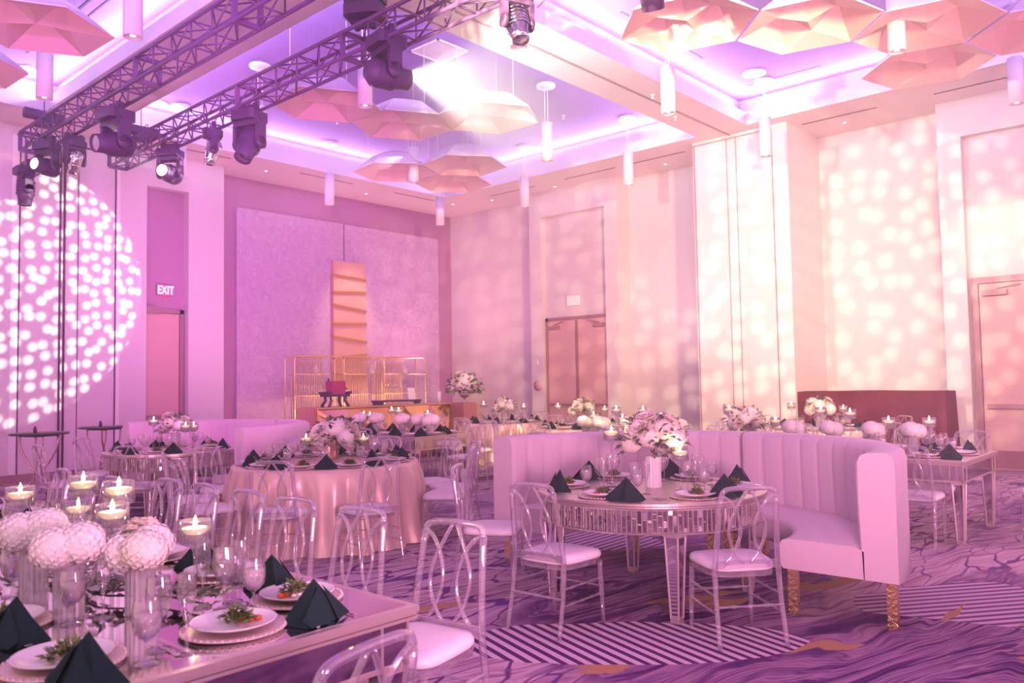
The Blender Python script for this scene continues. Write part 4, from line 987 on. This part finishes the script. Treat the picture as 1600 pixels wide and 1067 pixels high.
for (xs, z, wh) in ((9.9, 1.353, 'middle shelf of the left gold unit'), (9.95, .893, 'lower shelf of the left gold unit'), (12.2, 1.353, 'middle shelf of the right gold unit')):
    for k in range(7): o = put('wine_glass', TW['wine'], None, (xs+.10*k, 15.1, z)); tag(o, 'upright wine glass, '+ORD[k]+' in the row on the '+wh, 'glass', 'glasses on the '+wh)
for (x, nm) in ((10.33, 'left'), (11.85, 'middle'), (12.85, 'right')):
    m = MB(); m.lathe([(0, 0), (.05, .0), (.07, .05), (.10, .10), (.07, .14), (.02, .20), (0, .24)], 10); o = put('crystal_decanter', m.mesh('crystal_decanter', M_glassw), None, (x, 15.15, 1.813)); tag(o, 'crystal decanter on the top shelf of the %s gold unit' % nm, 'decanter')
area('shelf_glow', (11.5, 14.6, .5), (3.6, .2), 70, (1.0, .52, .34), target=(11.5, 15.6, 1.6))
# copper panel with gold bands
ap = thing('copper_wall_panel', 'tall copper panel wrapped with gold bands above the back bar', 'wall art', (11.895, 16.02, 1.45))
m = MB(); m.bx(-.47, .47, 0, .08, 0, 3.08); put('panel_board', m.mesh('panel_board', mat('copper_matt', (.80, .48, .42), .45, .25)), ap)
for z0, z1 in ((2.74, 2.68), (2.32, 2.37), (2.02, 1.91), (1.57, 1.60), (1.26, 1.15), (.74, .84), (.40, .36)):
    m = MB(); m.add([(-.48, -.045, z0-.03), (.48, -.045, z1-.03), (.48, -.004, z1+.03), (-.48, -.004, z0+.03), (-.48, .09, z0-.03), (.48, .09, z1-.03), (.48, .09, z1+.03), (-.48, .09, z0+.03)], [(0, 1, 2, 3), (1, 5, 6, 2), (4, 0, 3, 7), (3, 2, 6, 7), (0, 4, 5, 1)]); put('gold_band', m.mesh('gold_band', M_gold), ap)
spot('panel_picture_light', (11.9, 14.4, 5.9), (11.9, 16.1, 3.0), 420, (1.0, .66, .36), 38, .8, .05)

# --- draped counter in front of the wall column
dr = thing('draped_counter', 'long counter covered in plain dark cloth against the right wall', 'counter', (14.35, 4.85, 0))
m = MB(); m.bx(-.28, .28, -1.25, 1.32, 0, 1.27); put('counter_body', m.mesh('counter_body', M_blk), dr)
m = MB(); n = 120; prof = [1.305, 1.30, 1.27, 1.0, .6, .2, .01]; vs = []
per = [(-.30, -1.30+2.65*i/70) for i in range(71)]+[(-.30+.62*i/14, 1.36) for i in range(1, 15)]+[(.32, 1.36-2.66*i/20) for i in range(1, 21)]+[(.32-.62*i/14, -1.30) for i in range(1, 14)]
N = len(per)
for j, z in enumerate(prof):
    for i, (x, y) in enumerate(per):
        f = (1.3-z)/1.3; k = 1 if j else .96; w_ = .028*f*math.sin(i*.55+1.2*math.sin(i*.21))+.02*f
        dx = -w_ if x < -.29 else (w_ if x > .3 else 0); dy = (w_ if y > 1.3 else (-w_ if y < -1.28 else 0)); vs.append((x*k+dx, y*k+dy, z+(.008*math.sin(i*.35) if j == 0 else 0)))
m.add(vs, [(j*N+i, j*N+(i+1) % N, (j+1)*N+(i+1) % N, (j+1)*N+i) for j in range(len(prof)-1) for i in range(N)]+[tuple(range(N))[::-1]], 0, False); put('dark_cloth', m.mesh('dark_cloth', M_drape), dr)

# --- wall signs
def exit_sign(x, y, z, rz, text, label, W_=.33, H_=.20):
    t = thing('exit_sign', label, 'sign', (x, y, z), rz)
    m = MB(); m.bx(-W_/2, W_/2, -.03, .03, -H_/2, H_/2); put('sign_face', m.mesh('sign_face', mat('sign_face_'+('a' if text else 'b'), (.62, .34, .52) if text else (.95, .9, .85), .4, emit=None if text else (1, .93, .80), estr=0 if text else .25)), t)
    if text:
        cu = bpy.data.curves.new('exit_letters', 'FONT'); cu.body = text; cu.size = H_*.98; cu.align_x = 'CENTER'; cu.align_y = 'CENTER'; cu.extrude = .004; cu.space_character = 1.02
        cu.materials.append(mat('sign_letters_lit', (1, 1, 1), .4, emit=(1.0, .93, .90), estr=1.2)); o = bpy.data.objects.new('exit_letters', bpy.data.meshes.new_from_object(bpy.data.objects.new('tmp_text', cu))); COL.objects.link(o); o.parent = t; o.location = (0, -.034, -.004); o.rotation_euler = (PI/2, 0, 0); o.scale = (.80, 1.15, 1)
        m = MB(); m.bx(-.02, .02, -.02, .02, -H_/2-.05, -H_/2-.015); put('indicator_lamp', m.mesh('indicator_lamp', mat('red_indicator', (1, .05, .1), .4, emit=(1, .05, .15), estr=1.2)), t)
exit_sign(7.20, YL+.16, 3.47, 0, 'EXIT', 'lit EXIT sign on the recess wall above the left door')
exit_sign(15.08, 11.68, 3.45, -PI/2, None, 'blank cream lit sign above the portal double doors', .34, .22)
m = MB(); m.lathe([(0, 0), (.13, 0), (.13, .012), (0, .012)], 24, 0, Matrix.Rotation(-PI/2, 4, 'Y')); o = put('wall_speaker', m.mesh('wall_speaker', mat('speaker_grille', (.75, .48, .46), .6)), None, (14.949, 12.70, 1.47)); tag(o, 'round flush disc on the white door portal jamb', 'wall plate')
m = MB(); m.bx(-.02, 0, -.04, .04, -.06, .06); o = put('wall_switch', m.mesh('wall_switch', M_white), None, (14.95, 12.72, 2.02)); tag(o, 'small square control plate on the white door portal jamb', 'switch')

# --- pendants
def mk_pend():
    D = {}; m = MB(); m.lathe([(.0, .02), (.088, .02), (.088, 0), (.10, 0), (.10, .66), (0, .66)], 28, smooth=True); D['cylinder_shade'] = m.mesh('cylinder_shade', M_pend)
    m = MB(); m.lathe([(0, .012), (.03, .012), (.03, .018), (0, .018)], 12); D['lamp_bulb'] = m.mesh('lamp_bulb', mat('pendant_bulb', (1, .9, .8), .4, emit=(1, .80, .62), estr=1.5))
    m = MB(); m.lathe([(0, 1.29), (.16, 1.29), (.165, 1.30), (.165, 1.335), (0, 1.338)], 28); D['ceiling_canopy'] = m.mesh('ceiling_canopy', M_white)
    m = MB(); m.tube([(0, 0, .66), (0, 0, 1.0), (0, 0, 1.29)], .006, 5); D['cable'] = m.mesh('cable', M_white)
    return D
PD = mk_pend()
XN = {3.68: 'left', 6.81: 'first', 10.03: 'second', 13.2: 'wall-side'}
for x in (3.68, 6.81, 10.03, 13.2):
    for y in (2.25, 5.98, 8.8, 11.5, 14.2):
        if x < 6 and y < 6 or (x == 6.81 and y < 3): continue
        rn = {14.2: 'row nearest the back wall', 11.5: 'second row from the back wall', 8.8: 'third row from the back wall', 5.98: 'row just before the wide beam', 2.25: 'row nearest the camera'}[y]
        cn = {3.68: 'over the left coffer', 6.81: 'beside the trusses', 10.03: 'in the middle column', 13.2: 'nearest the door wall'}[x]
        yy = y; xx = x
        if (x, y) == (10.03, 8.8): xx = 10.71
        if (x, y) == (10.03, 2.25): yy = 2.89
        t = thing('pendant_lamp', 'white cylinder pendant lamp %s, %s' % (cn, rn), 'pendant lamp', (xx, yy, 5.36), 0, 'white cylinder pendant lamps')
        put('cylinder_shade', PD['cylinder_shade'], t); put('lamp_bulb', PD['lamp_bulb'], t); put('ceiling_canopy', PD['ceiling_canopy'], t)
        for s in (-1, 1): put('cable', PD['cable'], t, (s*.04, 0, 0))

# --- folded origami ceiling panels
M_orig = mat('folded_panel_peach', (.88, .62, .62), .55); M_origt = mat('folded_panel_back', (.82, .74, .88), .55)
def mk_ori():
    m = MB(); R_ = .80; cor = [(R_*math.cos(R(60*k)), R_*math.sin(R(60*k)), 0) for k in range(6)]
    inn = [(.36*math.cos(R(60*k+30)), .36*math.sin(R(60*k+30)), .10 if k % 2 else .30) for k in range(6)]
    cen = (.0, .0, .06); V = cor+inn+[cen]
    fs = []
    for k in range(6): fs += [(k, 6+k, (k+1) % 6), (6+k, 12, 6+(k+1) % 6) , (6+k, 6+(k+1) % 6, (k+1) % 6)]
    m.add(V, [f[::-1] for f in fs], 0)
    ap = [(.0, .0, .44)]; mids = [(.42*math.cos(R(60*k)), .42*math.sin(R(60*k)), .30) for k in range(6)]
    c2 = [(a, b, .012) for a, b, _ in cor]; V2 = c2+mids+ap; fs = []
    for k in range(6): fs += [(k, (k+1) % 6, 6+k), ((k+1) % 6, 6+(k+1) % 6, 6+k), (6+k, 6+(k+1) % 6, 12)]
    m.add(V2, fs, 1); m.add(cor+c2, [(k, (k+1) % 6, 6+(k+1) % 6, 6+k) for k in range(6)], 1)
    return m.mesh('folded_panel', [M_orig, M_origt])
ORI = mk_ori(); mh = MB()
for k in (0, 2, 4): mh.tube([(.5*math.cos(R(60*k)), .5*math.sin(R(60*k)), .22), (.5*math.cos(R(60*k)), .5*math.sin(R(60*k)), 1.10)], .003, 4)
HANG = mh.mesh('hanging_wires', M_white)
for (x, y, rt_, lb) in ((9.93, 11.94, 22, 'left piece of the three farthest, near the back wall'), (10.55, 10.66, 22, 'near piece of the three farthest over the bar side'), (11.35, 11.80, 22, 'lowest of the three farthest, nearest the corner'),
                        (6.82, 9.73, 30, 'left piece of the middle row behind the truss'), (8.21, 9.65, 30, 'centre piece of the middle row with light flecks'), (8.91, 8.45, 30, 'right piece of the middle row, in the white beam'),
                        (8.15, 4.59, 45, 'first of the row over the banquette, beside the beam'), (9.16, 3.59, 45, 'second of the row over the banquette'), (10.17, 2.59, 45, 'third of the row over the banquette, behind a pendant'), (11.51, 2.96, 45, 'outermost, nearest the door wall'), (11.18, 1.59, 45, 'fourth of the row, at the top right of the frame'),
                        (3.07, 9.90, 33, 'over the left coffer, big in the top corner'), (2.75, 11.75, 33, 'over the left coffer, only its tip showing')):
    t = thing('folded_ceiling_panel', 'faceted peach hexagon ceiling panel, '+lb, 'ceiling panel', (x, y, 5.60), R(rt_), 'faceted hexagon ceiling panels')
    put('folded_shell', ORI, t); put('hanging_wires', HANG, t)

# --- ceiling discs, vent, heads
for x, y, lb in ((12.78, 5.95, 'beside the pendant over the door wall'), (6.43, 14.35, 'half behind the second truss'), (4.28, 14.3, 'over the left coffer end')):
    m = MB(); m.lathe([(0, CTOP-.03), (.18, CTOP-.03), (.20, CTOP-.02), (.20, CTOP-.001), (0, CTOP-.001)], 28); o = put('ceiling_speaker', m.mesh('ceiling_speaker', M_white), None, (x, y, 0)); tag(o, 'flat white round ceiling speaker '+lb, 'ceiling speaker')
m = MB(); m.bx(8.12, 8.77, 8.73, 8.76, CTOP-.02, CTOP-.001, 1); m.bx(8.12, 8.77, 9.35, 9.38, CTOP-.02, CTOP-.001, 1); m.bx(8.12, 8.15, 8.73, 9.38, CTOP-.02, CTOP-.001, 1); m.bx(8.74, 8.77, 8.73, 9.38, CTOP-.02, CTOP-.001, 1); m.bx(8.14, 8.75, 8.75, 9.36, CTOP-.01, CTOP-.001, 0)
o = put('ceiling_vent', m.mesh('ceiling_vent', [M_pend, M_white])); tag(o, 'square white air vent in the middle coffer ceiling', 'vent')
for i, (x, y, z, wh) in enumerate(((9.9, 10.1, CTOP, 'in the coffer left of the white beam'), (12.2, 9.6, CTOP, 'in the coffer near the wall-side pendants'), (12.3, 7.2, CZ, 'on the wide beam'), (11.1, 6.9, CZ, 'on the wide beam beside the track'), (12.0, 4.6, CTOP, 'in the near coffer below the folded panels'), (9.3, 12.9, CTOP, 'in the coffer over the bar'))):
    m = MB(); m.lathe([(0, 0), (.035, 0), (.035, -.012), (.012, -.02), (.010, -.06), (.028, -.065), (.028, -.07), (0, -.07)], 12); o = put('sprinkler_head', m.mesh('sprinkler_head', M_white), None, (x, y, z-.001)); tag(o, 'small white sprinkler head '+wh, 'sprinkler')
DW = [(14.7, 13.9), (14.75, 11.9), (14.9, 9.0), (14.8, 5.2), (14.3, 14.9), (9.2, 15.3), (12.0, 15.5)]
for i, (x, y) in enumerate(DW):
    m = MB(); m.lathe([(0, -.004), (.03, -.004), (.045, -.008), (.05, 0)], 14, open_=True); m.lathe([(0, -.006), (.022, -.006)], 10, 1, open_=True)
    o = put('downlight', m.mesh('downlight', [M_white, mat('downlight_glow', (1, .95, .9), .4, emit=(1, .9, .8), estr=6)]), None, (x, y, CZ-.001)); tag(o, 'tiny recessed downlight, %s of the seven in the soffit' % ('first', 'second', 'third', 'fourth', 'fifth', 'sixth', 'seventh')[i], 'downlight', 'tiny recessed soffit downlights')

# --- lighting trusses
def truss(x, z, y0, y1, label, w_=.30):
    t = thing('lighting_truss', label, 'truss', (x, 0, z)); h = w_
    for cx_, cz in ((0, 0), (w_, 0), (0, h), (w_, h)):
        m = MB(); m.tube([(cx_, y0, cz), (cx_, y1, cz)], .024, 8); put('chord', m.mesh('chord', M_truss), t)
    m = MB(); n = int((y1-y0)/.47)
    for k in range(n+1):
        y = y0+(y1-y0)*k/n
        for (a, b) in (((0, 0), (w_, 0)), ((w_, 0), (w_, h)), ((w_, h), (0, h)), ((0, h), (0, 0))): m.tube([(a[0], y, a[1]), (b[0], y, b[1])], .012, 5)
        if k < n:
            y2 = y0+(y1-y0)*(k+1)/n
            for j, (a, b) in enumerate((((0, 0), (w_, 0)), ((w_, 0), (w_, h)), ((w_, h), (0, h)), ((0, h), (0, 0)))):
                if k % 2: a, b = b, a
                m.tube([(a[0], y, a[1]), (b[0], y2, b[1])], .011, 5)
    put('bracing', m.mesh('bracing', M_truss), t)
    for yy in (y1, (y0+y1)/2, (y0+y1)/2+2.4):
        m = MB()
        for (a, b) in (((0, 0), (w_, 0)), ((w_, 0), (w_, h)), ((w_, h), (0, h)), ((0, h), (0, 0))): m.bar((a[0], yy, a[1]), (b[0], yy, b[1]), .05, .05)
        put('end_frame', m.mesh('end_frame', M_truss), t)
truss(4.25, 5.38, 1.0, 14.35, 'dark box truss nearer the left coffer, crossing the top left')
truss(5.62, 5.38, 1.0, 14.35, 'dark box truss behind the first, ending by the white lensed head')
def hoist(x, y, label):
    t = thing('chain_hoist', label, 'hoist', (x, y, 5.75)); m = MB(); m.tube([(-.28, 0, .08), (.28, 0, .08)], .085, 14); m.box((0, 0, -.02), (.20, .18, .14)); put('motor', m.mesh('motor', M_fix), t)
    m = MB(); m.tube([(0, 0, .16), (0, 0, .90)], .008, 5); put('chain', m.mesh('chain', M_truss), t)
    m = MB(); m.tube([(.07, 0, .15), (.08, 0, .21), (.11, 0, .21), (.12, 0, .15)], .008, 5); put('hook', m.mesh('hook', M_truss), t)
hoist(4.40, 13.75, 'dark motor hoist on the far end of the first truss'); hoist(5.77, 13.45, 'dark motor hoist on the far end of the second truss')
def moving_head(x, y, ztop, yaw, pitch, label, chrome=False, lit=None, s=1.0, up=False):
    """hangs from ztop; lens looks along local +X turned by yaw, tilted by pitch"""
    t = thing('moving_head_light', label, 'stage light', (x, y, ztop), R(yaw), 'moving head stage lights')
    if up: t.rotation_euler = (PI, 0, R(yaw))
    B = M_chrome if chrome else M_fix
    m = MB(); m.bx(-.03, .03, -.14, .14, -.05, .05); m.tube([(0, -.10, .07), (0, -.10, -.04)], .03, 8); m.tube([(0, .10, .07), (0, .10, -.04)], .03, 8); put('clamp', m.mesh('clamp', M_fix), t)
    m = MB(); m.prism([(-.16*s, -.13*s), (-.12*s, -.17*s), (.12*s, -.17*s), (.16*s, -.13*s), (.16*s, .13*s), (.12*s, .17*s), (-.12*s, .17*s), (-.16*s, .13*s)], -.05-.11*s, -.05); put('base', m.mesh('base', M_fix), t)
    m = MB(); z0 = -.05-.11*s
    m.box((0, 0, z0-.03*s), (.16*s, .34*s, .06*s))
    for q in (-1, 1): m.box((0, q*.165*s, z0-.15*s), (.13*s, .05*s, .24*s)); m.lathe([(0, 0), (.075*s, 0), (.075*s, .05*s), (0, .05*s)], 14, 0, Matrix.Translation((0, q*.14*s if q > 0 else -.19*s, z0-.26*s)) @ Matrix.Rotation(-PI/2, 4, 'X'))
    put('yoke', m.mesh('yoke', M_fix), t)
    m = MB(); Mx = Matrix.Rotation(PI/2, 4, 'Y'); m.lathe([(0, -.22*s), (.08*s, -.215*s), (.125*s, -.16*s), (.135*s, -.05*s), (.13*s, .05*s), (.105*s, .15*s), (.10*s, .24*s), (.092*s, .245*s), (.085*s, .225*s), (0, .222*s)], 20, 0, Mx)
    for k in range(5): m.lathe([(.136*s, -.15*s+k*.05*s), (.142*s, -.14*s+k*.05*s), (.136*s, -.13*s+k*.05*s)], 20, 0, Mx, open_=True)
    hd = put('head', m.mesh('head', B), t, (0, 0, z0-.26*s), (0, R(pitch), 0))
    m = MB(); m.lathe([(0, .232*s), (.05*s, .230*s), (.086*s, .226*s)], 20, 0, Mx, open_=True)
    put('lens', m.mesh('lens', M_chrome if not lit else mat('lens_lit_%d' % len(MATS), (1, 1, 1), .3, emit=lit[0], estr=lit[1])), hd)
    m = MB(); m.tube(crom([(.0, .12*s, -.06), (.12, .2*s, -.05), (.16, .26*s, -.14), (.06, .22*s, -.2)], 4), .009, 5); put('cable', m.mesh('cable', M_fix), t)
    return t
ZT = 5.32
moving_head(5.70, 9.90, ZT, 200, 60, 'big dark head hanging mid-truss, tilted down, before a dotted pendant', s=1.15)
moving_head(5.75, 12.35, ZT, 215, 0, 'dark head by the far truss end with a white lens facing left', lit=((.95, 1, .85), 14))
moving_head(5.75, 11.0, ZT, 160, 75, 'small chrome-patterned head between two dark heads on the second truss', chrome=True, s=.8)
moving_head(5.72, 7.0, ZT+.17, -10, 0, 'dark head throwing the broad white beam to the right', lit=((1, 1, .9), 60), s=1.15)
moving_head(5.78, 7.45, 5.76, 30, 50, 'dark head standing upright on top of the second truss', s=1.25, up=True)
moving_head(5.70, 5.02, ZT+.02, 250, 70, 'chrome glinting head hanging beside the white beam', chrome=True, s=.85)
moving_head(6.6, 4.1, 5.85, 20, 60, 'dark head at the top edge beside the folded panels', s=1.1)
moving_head(4.42, 11.1, ZT, 190, 10, 'big dark head under the first truss, pointing sideways', s=1.2)
moving_head(4.30, 13.3, ZT, 205, 0, 'head with a glowing orange lens at the first truss end', lit=((1, .55, .2), 10), s=.95)
moving_head(4.55, 12.9, ZT, 100, 70, 'chrome head beside the orange-lensed one', chrome=True, s=.8)
moving_head(4.20, 13.9, 5.05, 180, 88, 'dark head lowest at the first truss end', s=.95)
for ob in [o for o in bpy.data.objects if o.get('label', '').startswith('dark head lowest')]:
    m = MB(); m.tube([(.0, 0, .0), (.0, 0, .40)], .02, 6); m.bar((0, 0, .36), (.20, 0, .36), .04); put('drop_arm', m.mesh('drop_arm', M_truss), ob, (0, 0, 0), (0, 0, PI))
m = MB(); m.tube([(6.6, 4.1, 5.86), (6.6, 4.1, 6.699)], .02, 6); o = put('hanging_pole', m.mesh('hanging_pole', M_truss)); tag(o, 'short dark pole holding the head beside the folded panels', 'pole')
# beams thrown by the two lit heads through the haze
spot('beam_head_white', (6.02, 6.95, 5.08), (10.0, 6.3, 5.5), 1600, (1.0, 1.0, .86), 72, .5, .05)
spot('beam_head_left', (5.45, 12.12, 4.90), (3.2, 10.6, 4.8), 500, (1.0, 1.0, .9), 30, .3, .05)
spot('beam_head_orange', (4.05, 13.15, 4.90), (2.0, 12.2, 4.9), 1800, (1.0, .5, .18), 22, .3, .05)
